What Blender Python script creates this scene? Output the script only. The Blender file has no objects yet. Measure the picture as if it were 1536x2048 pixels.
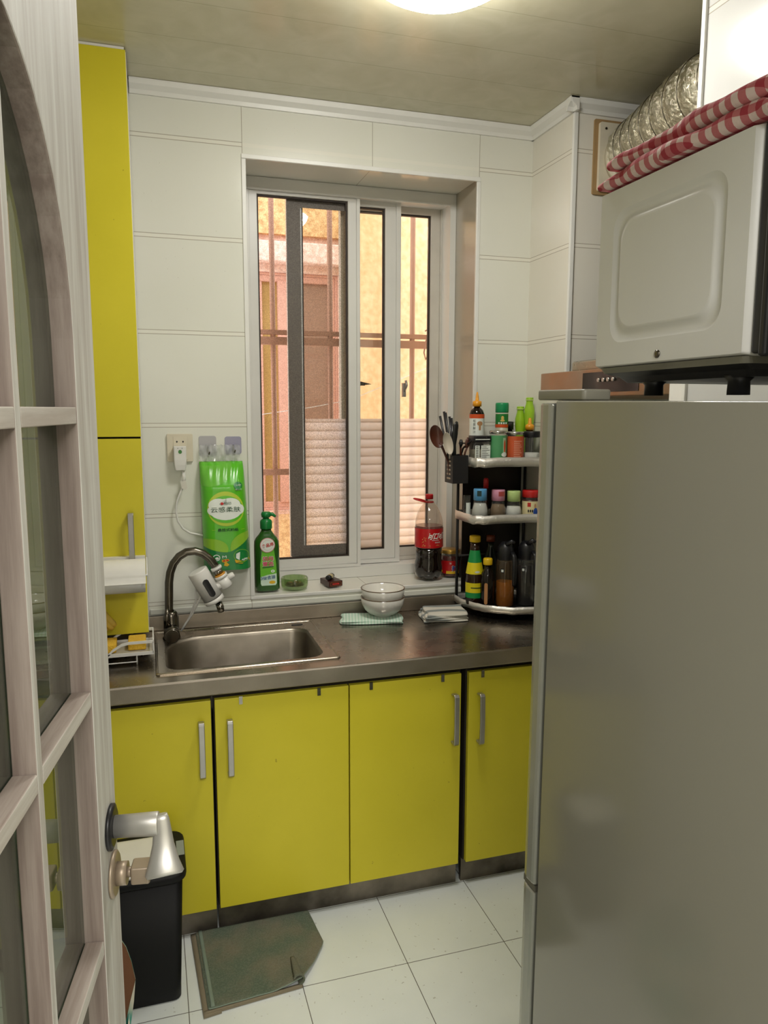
import bpy, bmesh, math, random
from math import sin, cos, pi, radians, sqrt
from mathutils import Vector, Matrix, noise
from mathutils.geometry import tessellate_polygon
random.seed(7)
SC = bpy.context.scene
COL = SC.collection

# ------------------------------------------------------------------ camera
CF, CYAW, CPIT, CROL, CH = 1508.9, radians(17.2218), radians(7.7545), radians(0.1433), 1.5601
FW = Vector((sin(CYAW)*cos(CPIT), cos(CYAW)*cos(CPIT), -sin(CPIT)))
R0 = Vector((cos(CYAW), -sin(CYAW), 0)); U0 = R0.cross(FW)
RT = R0*cos(CROL)+U0*sin(CROL); UP = -R0*sin(CROL)+U0*cos(CROL)
cam_d = bpy.data.cameras.new('camera'); cam = bpy.data.objects.new('camera', cam_d); COL.objects.link(cam)
cam_d.sensor_fit = 'VERTICAL'; cam_d.sensor_height = 24; cam_d.lens = CF*24/2048; cam_d.clip_start = 0.02
mt = Matrix((RT, UP, -FW)).transposed().to_4x4(); mt.translation = (0, 0, CH)
cam.matrix_world = mt; SC.camera = cam

def at(u, v, ax, val):
    """world point seen at a pixel on the plane axis = val"""
    d = FW*CF + RT*(u-768) + UP*(1024-v); o = Vector((0, 0, CH))
    return o + d*((val-o[ax])/d[ax])

# ------------------------------------------------------------------ materials
def lin(c):
    if isinstance(c, str):
        c = tuple(int(c[i:i+2], 16)/255 for i in (0, 2, 4))
    return tuple(x/12.92 if x <= .04045 else ((x+.055)/1.055)**2.4 for x in c)+(1,)
MATS = {}
class NT:
    def __init__(s, name):
        s.m = bpy.data.materials.new(name); s.m.use_nodes = True; s.t = s.m.node_tree
        s.b = s.t.nodes['Principled BSDF']; s.out = s.t.nodes['Material Output']
    def n(s, typ, **kw):
        x = s.t.nodes.new(typ)
        for k, v in kw.items(): setattr(x, k, v)
        return x
    def l(s, a, b): s.t.links.new(a, b)
    def setin(s, sock, v):
        if hasattr(v, 'links') or isinstance(v, bpy.types.NodeSocket): s.l(v, sock)
        else: sock.default_value = v
    def math(s, op, a, b=0.0, c=0.0):
        x = s.n('ShaderNodeMath', operation=op)
        for i, v in enumerate((a, b, c)): s.setin(x.inputs[i], v)
        return x.outputs[0]
    def noise(s, scale, detail=3, vec=None, rough=.5, mscale=None, dist=0):
        x = s.n('ShaderNodeTexNoise'); x.inputs['Scale'].default_value = scale; x.inputs['Detail'].default_value = detail
        x.inputs['Roughness'].default_value = rough; x.inputs['Distortion'].default_value = dist
        vec = vec or s.pos()
        if mscale:
            mp = s.n('ShaderNodeMapping'); mp.inputs['Scale'].default_value = mscale; s.l(vec, mp.inputs['Vector']); vec = mp.outputs[0]
        s.l(vec, x.inputs['Vector']); return x.outputs[0]
    def pos(s):
        return s.n('ShaderNodeTexCoord').outputs['Object']
    def wpos(s):
        return s.n('ShaderNodeNewGeometry').outputs['Position']
    def sep(s, v):
        x = s.n('ShaderNodeSeparateXYZ'); s.l(v, x.inputs[0]); return x.outputs
    def ramp(s, f, stops):
        x = s.n('ShaderNodeValToRGB'); s.l(f, x.inputs[0]); e = x.color_ramp.elements
        while len(e) < len(stops): e.new(.5)
        for i, (p, c) in enumerate(stops): e[i].position = p; e[i].color = lin(c) if not isinstance(c, float) else (c, c, c, 1)
        return x.outputs[0]
    def mix(s, f, a, b):
        x = s.n('ShaderNodeMix', data_type='RGBA'); s.setin(x.inputs[0], f)
        s.setin(x.inputs[6], lin(a) if isinstance(a, str) else a); s.setin(x.inputs[7], lin(b) if isinstance(b, str) else b)
        return x.outputs[2]
    def bump(s, h, strength=.3, dist=.002):
        x = s.n('ShaderNodeBump'); x.inputs['Strength'].default_value = strength; x.inputs['Distance'].default_value = dist
        s.l(h, x.inputs['Height']); s.l(x.outputs[0], s.b.inputs['Normal']); return x
    def col(s, c): s.setin(s.b.inputs['Base Color'], lin(c) if isinstance(c, str) else c)
    def rough(s, r): s.setin(s.b.inputs['Roughness'], r)

def pm(name, c, rough=.5, metal=0, var=.06, bump=0, bscale=200, spec=None, emit=None, estr=0, coat=0, vscale=30):
    if name in MATS: return MATS[name]
    k = NT(name)
    if var:
        n = k.noise(vscale, 4); f = k.ramp(n, [(.3, 1.0-var), (.7, 1.0)])
        x = k.n('ShaderNodeMix', data_type='RGBA', blend_type='MULTIPLY'); x.inputs[0].default_value = 1
        x.inputs[6].default_value = lin(c); k.l(f, x.inputs[7]); k.l(x.outputs[2], k.b.inputs['Base Color'])
    else: k.col(c)
    k.rough(rough); k.b.inputs['Metallic'].default_value = metal
    if bump: k.bump(k.noise(bscale, 3), bump, .001)
    if spec is not None: k.b.inputs['Specular IOR Level'].default_value = spec
    if coat: k.b.inputs['Coat Weight'].default_value = coat
    if emit: k.b.inputs['Emission Color'].default_value = lin(emit); k.b.inputs['Emission Strength'].default_value = estr
    MATS[name] = k.m; return k.m

def glass_m(name, c='ffffff', alpha=.12, rough=.03, refl=1.0, ior=1.5):
    """thin clear sheet: transparent body, fresnel reflection, a little tint"""
    if name in MATS: return MATS[name]
    k = NT(name); tr = k.n('ShaderNodeBsdfTransparent'); tr.inputs[0].default_value = lin(c)
    gl = k.n('ShaderNodeBsdfGlossy'); gl.inputs['Roughness'].default_value = rough
    df = k.n('ShaderNodeBsdfDiffuse'); df.inputs[0].default_value = lin(c)
    fr = k.n('ShaderNodeFresnel'); bf = k.n('ShaderNodeNewGeometry').outputs['Backfacing']; k.l(k.math('ADD', k.math('MULTIPLY', bf, 1/ior-ior), ior), fr.inputs[0])
    m1 = k.n('ShaderNodeMixShader'); m1.inputs[0].default_value = alpha; k.l(tr.outputs[0], m1.inputs[1]); k.l(df.outputs[0], m1.inputs[2])
    m2 = k.n('ShaderNodeMixShader'); k.l(k.math('MULTIPLY', fr.outputs[0], refl), m2.inputs[0]); k.l(m1.outputs[0], m2.inputs[1]); k.l(gl.outputs[0], m2.inputs[2])
    k.l(m2.outputs[0], k.out.inputs[0]); MATS[name] = k.m; return k.m

def screen_m():
    k = NT('fine insect screen'); tr = k.n('ShaderNodeBsdfTransparent'); df = k.n('ShaderNodeBsdfDiffuse'); df.inputs[0].default_value = lin('45403c')
    m = k.n('ShaderNodeMixShader'); nn = k.noise(420, 1, k.pos()); f = k.n('ShaderNodeMapRange'); f.inputs[1].default_value = .35; f.inputs[2].default_value = .65; f.inputs[3].default_value = .02; f.inputs[4].default_value = .18
    k.l(nn, f.inputs[0]); k.l(f.outputs[0], m.inputs[0]); k.l(tr.outputs[0], m.inputs[1]); k.l(df.outputs[0], m.inputs[2]); k.l(m.outputs[0], k.out.inputs[0]); return k.m
M_SCREEN = screen_m()

def tile_m(name, base='dcdcd0', hi='e1e0d6', vx=(), zlim=None, axis=0):
    k = NT(name); p = k.sep(k.wpos()); z = p[2]
    d = k.math('PINGPONG', k.math('SUBTRACT', z, .8943), .15275)
    line = k.math('LESS_THAN', k.math('ABSOLUTE', k.math('SUBTRACT', d, .0065)), .0011)
    if zlim: line = k.math('MULTIPLY', line, k.math('MAXIMUM', k.math('LESS_THAN', z, zlim[2]), k.math('MAXIMUM', k.math('LESS_THAN', p[axis], zlim[0]), k.math('GREATER_THAN', p[axis], zlim[1]))))
    for x0 in vx:
        a = k.math('LESS_THAN', k.math('ABSOLUTE', k.math('SUBTRACT', p[axis], x0)), .0011)
        line = k.math('MAXIMUM', line, a)
    nn = k.noise(2.2, 4, k.wpos()); c1 = k.mix(k.ramp(nn, [(.35, 0.0), (.75, 1.0)]), base, hi)
    sp = k.noise(120, 2, k.wpos()); dirt = k.ramp(sp, [(.76, 0.0), (.79, 1.0)])
    c2 = k.mix(k.math('MULTIPLY', dirt, .35), c1, '9a917c')
    near = k.math('LESS_THAN', d, .006); c2 = k.mix(k.math('MULTIPLY', near, .25), c2, 'efe9dc')
    k.col(k.mix(k.math('MULTIPLY', line, .72), c2, '8f8470')); k.rough(.16)
    em = k.noise(9, 3, k.wpos(), dist=1.5)
    h = k.math('ADD', k.math('MULTIPLY', line, -1.0), k.math('MULTIPLY', em, .28)); h = k.math('ADD', h, k.math('MULTIPLY', near, .4))
    k.bump(h, .35, .003); MATS[name] = k.m; return k.m

T_BACK = tile_m('white wall tile', vx=(.327, .775, 1.179), zlim=(.327, 1.179, 2.38))
T_SIDE = tile_m('white pier tile', base='dfd9cb')
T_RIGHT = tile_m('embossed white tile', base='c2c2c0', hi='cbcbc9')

def floor_m():
    k = NT('white floor tile'); p = k.sep(k.wpos())
    gx = k.math('PINGPONG', k.math('SUBTRACT', p[0], .0422), .1507); gy = k.math('PINGPONG', k.math('SUBTRACT', p[1], 1.8438), .1507)
    g = k.math('LESS_THAN', k.math('MINIMUM', gx, gy), .0011)
    c = k.mix(k.ramp(k.noise(3, 5, k.wpos()), [(.35, 0.0), (.7, 1.0)]), 'dadfdc', 'e6eae7')
    sp = k.ramp(k.noise(75, 3, k.wpos()), [(.685, 0.0), (.71, 1.0)]); c = k.mix(k.math('MULTIPLY', sp, .5), c, '8a8271')
    k.col(k.mix(k.math('MULTIPLY', g, .9), c, '40382c')); k.rough(.22); k.bump(k.math('MULTIPLY', g, -1.0), .4, .002)
    return k.m
M_FLOOR = floor_m()
def ceil_m():
    k = NT('mottled cream ceiling panel'); w = k.wpos(); p = k.sep(w)
    seam = k.math('LESS_THAN', k.math('PINGPONG', k.math('SUBTRACT', p[1], .12), .1), .0012)
    v = k.n('ShaderNodeTexVoronoi'); v.inputs['Scale'].default_value = 9; k.l(w, v.inputs['Vector'])
    n = k.noise(7, 6, w, dist=2.0); f = k.math('ADD', k.math('MULTIPLY', n, .8), k.math('MULTIPLY', v.outputs[0], .25))
    c = k.ramp(f, [(.3, 'bfb99d'), (.5, 'c4bfa4'), (.7, 'cac5ab')]); k.col(k.mix(k.math('MULTIPLY', seam, .5), c, '8f8a6c'))
    k.rough(.2); k.bump(k.math('ADD', k.noise(5, 2, w), k.math('MULTIPLY', seam, -1.0)), .12, .004); return k.m
M_CEIL = ceil_m()
def yellow_m():
    k = NT('yellow laminate'); w = k.wpos()
    c = k.mix(k.ramp(k.noise(2.5, 5, w), [(.35, 0.0), (.7, 1.0)]), 'cfc32e', 'dacd37')
    sp = k.ramp(k.noise(60, 3, w), [(.74, 0.0), (.77, 1.0)]); k.col(k.mix(k.math('MULTIPLY', sp, .5), c, '7c6a16'))
    k.rough(.42); k.b.inputs['Specular IOR Level'].default_value = .35; return k.m
M_YEL = yellow_m()
def steel_m(name, c='8f877c', rough=.28, dots=0, flat=0):
    k = NT(name); w = k.pos(); k.b.inputs['Metallic'].default_value = 1
    n = k.noise(6, 5, w, mscale=(1, 1, 1)); k.col(k.mix(k.ramp(n, [(.3, 0.0), (.7, 1.0)]), c, 'b3aa9c' if flat else 'a59c8f'))
    k.rough(k.ramp(k.noise(14, 4, w), [(.3, float(rough)), (.7, float(rough+(.06 if flat else .16)))]))
    if dots:
        p = k.sep(k.wpos()); h = k.math('MULTIPLY', k.math('SINE', k.math('MULTIPLY', p[0], 1400.)), k.math('SINE', k.math('MULTIPLY', p[2], 1400.)))
        k.bump(h, .35, .0006)
    elif not flat: k.bump(k.noise(40, 3, w, mscale=(.2, 2, 1)), .06, .001)
    return k.m
M_STEEL = steel_m('brushed worktop steel', 'a79d90', .24, flat=1); M_STEELD = steel_m('dotted steel', dots=1); M_SINK = steel_m('sink steel', '7b7468', .33)
M_KICK = steel_m('dark dotted kickboard', '423e37', .46, dots=1)
def wood_m(name, a, b, axis=2, sc=1.0, rough=.6):
    k = NT(name); s = [60*sc]*3; s[axis] = 3*sc
    n = k.noise(1, 6, k.pos(), rough=.65, mscale=tuple(s)); k.col(k.mix(k.ramp(n, [(.38, 0.0), (.62, 1.0)]), a, b))
    k.rough(rough); k.bump(n, .25, .001); return k.m
M_DOOR = wood_m('whitewashed door wood', 'b3aea6', 'd0d0c9'); M_DOORE = wood_m('brown shaded door edge wood', '786a62', '94887f'); M_DOORF = wood_m('brown shaded rail edge wood', '8f8177', 'aba096', axis=1); M_DOORH = wood_m('whitewashed rail wood', 'b3aba2', 'cdcac2', axis=1)  # edge woods: browner wood, with the shade of the reveals put into the colour
def stucco_m(name, a, b, sc=60, bs=.8):
    k = NT(name); n = k.noise(sc, 5); k.col(k.mix(k.ramp(n, [(.35, 0.0), (.65, 1.0)]), a, b)); k.rough(.9); k.bump(n, bs, .01); return k.m
M_ORANGE = stucco_m('ochre plaster', 'dcb083', 'ecc49c', 30, .6); M_ROUGH = stucco_m('rough ochre stucco', 'c79a66', 'ecc089', 45, .9); M_PINK = stucco_m('salmon stucco', 'e0b8a4', 'f4d6c6', 40, .7)
M_WALLP = pm('painted hall plaster', 'd2cfc2', .8)
M_PVC = pm('white window plastic', 'e3e2dc', .32, var=.05, vscale=8); M_PVCD = pm('aged sash plastic', 'cfcabf', .4, var=.1, vscale=14)
M_GASK = pm('dark rubber gasket', '2e2218', .6); M_BLACK = pm('black plastic', '17171a', .38); M_BLKM = pm('black coated metal', '1b1a1c', .45)
M_WHITEP = pm('white plastic', 'e4e2dc', .35, var=.04); M_CREAM = pm('cream plastic', 'd9d0ba', .4); M_WHITEG = pm('white glazed ceramic', 'e2dfd6', .12, coat=.5, var=.03)
M_ALU = pm('brushed aluminium handle', 'b8b6b2', .34, metal=.9, var=.08); M_CHROME = pm('chrome', '9a978f', .14, metal=1, var=.1); M_DKCHR = pm('tarnished chrome', '6e685e', .24, metal=1, var=.25)
M_FRIDGE = pm('grey fridge enamel', '868479', .12, var=.03, vscale=3, spec=.45); M_FRIDGD = pm('silver fridge door', '9b9c92', .25, metal=.35, var=.04)
M_MW = pm('white microwave enamel', 'd5d5d2', .35, var=.04, vscale=6)
M_GLASS = glass_m('window glass', 'fbfaf6', .015, .01, .8); M_DGLASS = glass_m('door glass', 'b9c4b4', .07, .015, 1.25)
M_CLEAR = glass_m('clear jar glass', 'f6f7f4', .025, .04, 1.1); M_PET = glass_m('clear bottle plastic', 'fbf4ee', .04, .05, 1.3)
M_GRNGL = glass_m('greenish glass', 'cfe0ba', .03, .04, 1.6); M_BAG = glass_m('crinkled clear film', 'eef0ee', .3, .12, 1.8)
def foil_m():
    k = NT('crumpled aluminium foil'); k.b.inputs['Metallic'].default_value = .75; k.col('e2dfd7'); k.rough(.36)
    k.bump(k.noise(70, 5, rough=.65, dist=1.0), .45, .004); return k.m
M_FOIL = foil_m()
M_AMBG = glass_m('amber tinted glass', 'd9bc92', .05, .05, 1.2)
def film_m():
    k = NT('frosted striped film'); p = k.sep(k.wpos())
    f = k.math('FRACT', k.math('DIVIDE', k.math('SUBTRACT', p[2], .993), .0341))
    c = k.ramp(f, [(0.0, 'f6f9ff'), (.14, 'd9d6d4'), (.3, 'ebebec'), (.9, 'f6f9ff')])
    tl = k.n('ShaderNodeBsdfTranslucent'); k.l(c, tl.inputs[0]); df = k.n('ShaderNodeBsdfDiffuse'); k.l(c, df.inputs[0])
    tr = k.n('ShaderNodeBsdfTransparent'); k.l(c, tr.inputs[0])
    m1 = k.n('ShaderNodeMixShader'); m1.inputs[0].default_value = .05; k.l(tl.outputs[0], m1.inputs[1]); k.l(df.outputs[0], m1.inputs[2])
    m2 = k.n('ShaderNodeMixShader'); m2.inputs[0].default_value = .4; k.l(m1.outputs[0], m2.inputs[1]); k.l(tr.outputs[0], m2.inputs[2])
    k.l(m2.outputs[0], k.out.inputs[0]); return k.m
M_FILM = film_m()
def plaid_m():
    k = NT('red white gingham'); p = k.sep(k.pos())
    a = k.math('GREATER_THAN', k.math('PINGPONG', p[1], .0105), .00525); b = k.math('GREATER_THAN', k.math('PINGPONG', k.math('ADD', p[0], k.math('MULTIPLY', p[2], 1.0)), .0105), .00525)
    s = k.math('MULTIPLY', k.math('ADD', a, b), .5); k.col(k.ramp(s, [(.2, 'd3bfba'), (.5, 'b4686c'), (.9, '9c3440')])); k.rough(.95)
    k.bump(k.noise(300, 3), .5, .001); return k.m
M_PLAID = plaid_m()
def cloth_m(name, stops, sc, axis=0, bs=250):
    k = NT(name); p = k.sep(k.pos()); f = k.math('FRACT', k.math('MULTIPLY', p[axis], sc)); k.col(k.ramp(f, stops)); k.rough(.95); k.bump(k.noise(bs, 3), .6, .0015); return k.m
M_STRIPE = cloth_m('striped cotton', [(0, 'c9c6ba'), (.35, 'c9c6ba'), (.42, '7f8480'), (.62, '8a8f8a'), (.7, 'c4c1b5')], 18, 1)
M_STRIPE.node_tree.nodes
M_GREENC = cloth_m('green white check cotton', [(0, 'd3e2d4'), (.5, 'd3e2d4'), (.6, 'b3d2bd'), (1, 'b3d2bd')], 90, 0)
def mat_m():
    k = NT('worn green terry'); n = k.noise(10, 5); c = k.mix(k.ramp(n, [(.4, 0.0), (.66, 1.0)]), '586553', '746f5c')
    n2 = k.noise(260, 3); k.col(k.mix(k.ramp(n2, [(.4, 0.0), (.7, .35)]), c, '8b8d7c')); k.rough(1); k.bump(n2, 1, .004); return k.m
M_MAT = mat_m(); M_MATT = pm('grey green binding tape', '7c8a7a', .9, bump=.5); M_MATB = pm('tan mat backing', '857a64', .95, bump=.8)
def solid(n, c, r=.4, **k): return pm(n, c, r, **k)

# ------------------------------------------------------------------ mesh builder
_tc = {}
BOLD = {'可口可乐': .03, '食品用': .03, '妈妈': .02, '壹选': .02, '3倍去油': .02, '悬挂式抽纸': .02, '辣': .02, '4层': .02}
def text2d(s):
    if s in _tc: return _tc[s]
    c = bpy.data.curves.new('t', 'FONT'); c.body = s; c.offset = BOLD.get(s, 0); c.fill_mode = 'FRONT'; c.resolution_u = 3
    o = bpy.data.objects.new('t', c); COL.objects.link(o)
    dg = bpy.context.evaluated_depsgraph_get(); dg.update(); me = o.evaluated_get(dg).to_mesh()
    vs = [(v.co.x, v.co.y) for v in me.vertices]; fs = [tuple(p.vertices) for p in me.polygons]
    o.evaluated_get(dg).to_mesh_clear(); bpy.data.objects.remove(o); bpy.data.curves.remove(c)
    if vs:
        x0 = min(v[0] for v in vs); x1 = max(v[0] for v in vs); y0 = min(v[1] for v in vs); y1 = max(v[1] for v in vs)
        vs = [((x-x0)/(x1-x0)-.5, (y-y0)/(y1-y0)-.5) for x, y in vs]
    _tc[s] = (vs, fs); return vs, fs

def rr(x0, x1, y0, y1, r, n=6):
    """rounded rectangle, ccw; r may be four radii (x0y0, x1y0, x1y1, x0y1)"""
    if not isinstance(r, (tuple, list)): r = (r,)*4
    P = []
    for (cx, cy, rad, a0) in ((x0+r[0], y0+r[0], r[0], pi), (x1-r[1], y0+r[1], r[1], 1.5*pi), (x1-r[2], y1-r[2], r[2], 0), (x0+r[3], y1-r[3], r[3], .5*pi)):
        for i in range(n+1):
            a = a0+.5*pi*i/n; P.append((cx+rad*cos(a), cy+rad*sin(a)))
    return P

class MB:
    def __init__(s, T=None): s.v = []; s.f = []; s.mi = []; s.sm = []; s.mats = []; s.T = T
    def add(s, vs, fs, m, smooth=False):
        if m not in s.mats: s.mats.append(m)
        k = s.mats.index(m); b = len(s.v)
        for v in vs:
            v = Vector(v); s.v.append(s.T @ v if s.T else v)
        for f in fs: s.f.append(tuple(b+i for i in f)); s.mi.append(k); s.sm.append(smooth)
        return s
    def box(s, x0, x1, y0, y1, z0, z1, m):
        v = [(x, y, z) for x in (x0, x1) for y in (y0, y1) for z in (z0, z1)]
        return s.add(v, [(0, 1, 3, 2), (4, 6, 7, 5), (0, 4, 5, 1), (2, 3, 7, 6), (0, 2, 6, 4), (1, 5, 7, 3)], m)
    def mbox(s, x0, x1, y0, y1, z0, z1, m, me):
        v = [(x, y, z) for x in (x0, x1) for y in (y0, y1) for z in (z0, z1)]
        s.add(v, [(0, 1, 3, 2), (4, 6, 7, 5)], m); return s.add(v, [(0, 4, 5, 1), (2, 3, 7, 6), (0, 2, 6, 4), (1, 5, 7, 3)], me)
    def loops(s, L, m, smooth=True, cap0=True, cap1=True, close=True):
        n = len(L[0]); v = [p for l in L for p in l]; f = []
        for i in range(len(L)-1):
            for j in range(n if close else n-1):
                a = i*n+j; b = i*n+(j+1) % n; f.append((a, b, b+n, a+n))
        s.add(v, f, m, smooth)
        if cap0: s.add(list(L[0]), [tuple(reversed(range(n)))], m)
        if cap1: s.add(list(L[-1]), [tuple(range(n))], m)
        return s
    def lathe(s, prof, m, c=(0, 0), z=0, n=28, sq=None, smooth=True, cap0=True, cap1=True):
        L = []
        for r, h in prof:
            ring = []
            for i in range(n):
                a = 2*pi*i/n; q = r
                if sq: q = r*(1+sq[0]*(abs(cos(sq[1]*a/2))))
                ring.append((c[0]+q*cos(a), c[1]+q*sin(a), z+h))
            L.append(ring)
        return s.loops(L, m, smooth, cap0, cap1)
    def cyl(s, a, b, r, m, r2=None, n=20, smooth=True):
        return s.tube([a, b], r, m, n, r2)
    def tube(s, P, r, m, n=10, r2=None, flat=None):
        P = [Vector(p) for p in P]; L = []; N = len(P)
        t = (P[1]-P[0]).normalized(); ref = Vector((0, 0, 1)) if abs(t.z) < .9 else Vector((1, 0, 0))
        u = t.cross(ref).normalized()
        for i in range(N):
            if i == 0: t = P[1]-P[0]
            elif i == N-1: t = P[-1]-P[-2]
            else: t = (P[i+1]-P[i]).normalized()+(P[i]-P[i-1]).normalized()
            t = t.normalized(); u = (u-t*u.dot(t)).normalized(); w = t.cross(u)
            q = r[i] if isinstance(r, (list, tuple)) else (r if r2 is None else r+(r2-r)*i/(N-1))
            fa = flat or (1, 1)
            L.append([P[i]+u*(q*fa[0]*cos(2*pi*k/n))+w*(q*fa[1]*sin(2*pi*k/n)) for k in range(n)])
        return s.loops(L, m)
    def prism(s, poly, d0, d1, m, fn=None, side=None, smooth=False):
        """poly (a,b) extruded; fn(a,b,d) -> point"""
        fn = fn or (lambda a, b, d: (a, b, d)); n = len(poly)
        s.add([fn(a, b, d0) for a, b in poly], [tuple(reversed(range(n)))], m)
        s.add([fn(a, b, d1) for a, b in poly], [tuple(range(n))], m)
        v = [fn(a, b, d0) for a, b in poly]+[fn(a, b, d1) for a, b in poly]
        return s.add(v, [(i, (i+1) % n, n+(i+1) % n, n+i) for i in range(n)], side or m, smooth)
    def holep(s, outer, holes, d0, d1, m, fn=None, side=None):
        fn = fn or (lambda a, b, d: (a, b, d)); polys = [outer]+holes; flat = [p for q in polys for p in q]
        tri = tessellate_polygon([[Vector((a, b, 0)) for a, b in q] for q in polys])
        s.add([fn(a, b, d1) for a, b in flat], [tuple(t) for t in tri], m); s.add([fn(a, b, d0) for a, b in flat], [tuple(reversed(t)) for t in tri], m)
        for q in polys:
            n = len(q); v = [fn(a, b, d0) for a, b in q]+[fn(a, b, d1) for a, b in q]
            s.add(v, [(i, (i+1) % n, n+(i+1) % n, n+i) for i in range(n)], side or m)
        return s
    def rbox(s, x0, x1, y0, y1, z0, z1, r, m, e=0, n=5):
        """box with rounded vertical corners and eased top/bottom rims"""
        if e:
            L = []
            for k in range(4):
                a = pi/2*k/3; L.append([(x, y, z0+e-e*sin(pi/2-a)) for x, y in rr(x0+e-e*sin(a), x1-e+e*sin(a), y0+e-e*sin(a), y1-e+e*sin(a), max(r-e+e*sin(a), .0005), n)])
            for k in range(4):
                a = pi/2*k/3; L.append([(x, y, z1-e+e*sin(a)) for x, y in rr(x0+e-e*cos(a), x1-e+e*cos(a), y0+e-e*cos(a), y1-e+e*cos(a), max(r-e+e*cos(a), .0005), n)])
            return s.loops(L, m)
        return s.prism(rr(x0, x1, y0, y1, r, n), z0, z1, m)
    def patch(s, fn, x0, x1, y0, y1, m, nx=12, ny=1):
        v = [fn(x0+(x1-x0)*i/nx, y0+(y1-y0)*j/ny) for j in range(ny+1) for i in range(nx+1)]
        f = [(j*(nx+1)+i, j*(nx+1)+i+1, (j+1)*(nx+1)+i+1, (j+1)*(nx+1)+i) for j in range(ny) for i in range(nx)]
        return s.add(v, f, m, True)
    def disc(s, fn, cx, cy, rx, ry, m, n=24, a0=0, a1=2*pi, rot=0):
        P = []
        for i in range(n):
            a = a0+(a1-a0)*i/n; x, y = rx*cos(a), ry*sin(a); P.append((cx+x*cos(rot)-y*sin(rot), cy+x*sin(rot)+y*cos(rot)))
        v = [fn(cx, cy)]+[fn(*p) for p in P]
        return s.add(v, [(0, i+1, (i+1) % n+1) for i in range(n)], m)
    def poly(s, fn, pts, m): return s.add([fn(*p) for p in pts], [tuple(range(len(pts)))], m)
    def text(s, fn, st, cx, cy, w, h, m, shear=0, rot=0):
        vs, fs = text2d(st)
        if not vs: return s
        P = []
        for x, y in vs:
            X, Y = x*w+shear*y*h, y*h; P.append(fn(cx+X*cos(rot)-Y*sin(rot), cy+X*sin(rot)+Y*cos(rot)))
        return s.add(P, fs, m)
    def sheet(s, fn, nu, nv, m, th=.002, side=None):
        """closed slab; fn(u,v)->point, thickened downward in z"""
        T = [Vector(fn(i/nu, j/nv)) for j in range(nv+1) for i in range(nu+1)]
        B = [p-Vector((0, 0, th)) for p in T]; n = nu+1
        s.add(T, [(j*n+i, j*n+i+1, (j+1)*n+i+1, (j+1)*n+i) for j in range(nv) for i in range(nu)], m, True)
        s.add(B, [(j*n+i, (j+1)*n+i, (j+1)*n+i+1, j*n+i+1) for j in range(nv) for i in range(nu)], m, True)
        bd = [i for i in range(n)]+[j*n+nu for j in range(1, nv+1)]+[nv*n+i for i in range(nu-1, -1, -1)]+[j*n for j in range(nv-1, 0, -1)]
        k = len(bd); v = [T[i] for i in bd]+[B[i] for i in bd]
        return s.add(v, [(i, k+i, k+(i+1) % k, (i+1) % k) for i in range(k)], side or m)
    def build(s, name, parent=None, local=False, bevel=0, keep=False):
        me = bpy.data.meshes.new(name); o = bpy.data.objects.new(name, me); COL.objects.link(o)
        V = s.v
        if parent:
            o.parent = parent
            if not local:
                r = parent
                while r.parent: r = r.parent
                off = Vector(r.location); V = [v-off for v in V]
        elif not keep:
            x0, x1 = min(v.x for v in V), max(v.x for v in V); y0, y1 = min(v.y for v in V), max(v.y for v in V)
            off = Vector(((x0+x1)/2, (y0+y1)/2, min(v.z for v in V))); o.location = off; V = [v-off for v in V]
        me.from_pydata([tuple(v) for v in V], [], s.f)
        for m in s.mats: me.materials.append(m)
        me.polygons.foreach_set('material_index', s.mi); me.polygons.foreach_set('use_smooth', s.sm); me.validate(); me.update()
        bm = bmesh.new(); bm.from_mesh(me); bmesh.ops.remove_doubles(bm, verts=bm.verts, dist=1e-6)
        bmesh.ops.recalc_face_normals(bm, faces=bm.faces) if not getattr(s, 'norecalc', False) else None
        bm.to_mesh(me); bm.free()
        if bevel:
            b = o.modifiers.new('edge', 'BEVEL'); b.width = bevel; b.segments = 2; b.limit_method = 'ANGLE'; b.angle_limit = radians(40); b.harden_normals = False
        return o
def tag(o, label, cat, group=None, kind=None):
    if label: o['label'] = label
    if cat: o['category'] = cat
    if group: o['group'] = group
    if kind: o['kind'] = kind
    return o
def thing(name, loc, label, cat, group=None, rotz=0, rot=None):
    o = bpy.data.objects.new(name, None); COL.objects.link(o); o.location = loc; o.empty_display_size = .05
    o.rotation_euler = rot or (0, 0, rotz); return tag(o, label, cat, group)
def struct(o, label=None, cat=None): return tag(o, label, cat, kind='structure')
def plab(o, l): o['label'] = l; return o
def cylm(cx, cy, r, a0=-pi/2, off=.0006):
    """wrap (arc length, height) on an upright cylinder; a0 faces the viewer"""
    return lambda x, y: (cx+(r+off)*cos(a0+x/r), cy+(r+off)*sin(a0+x/r), y)

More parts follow.
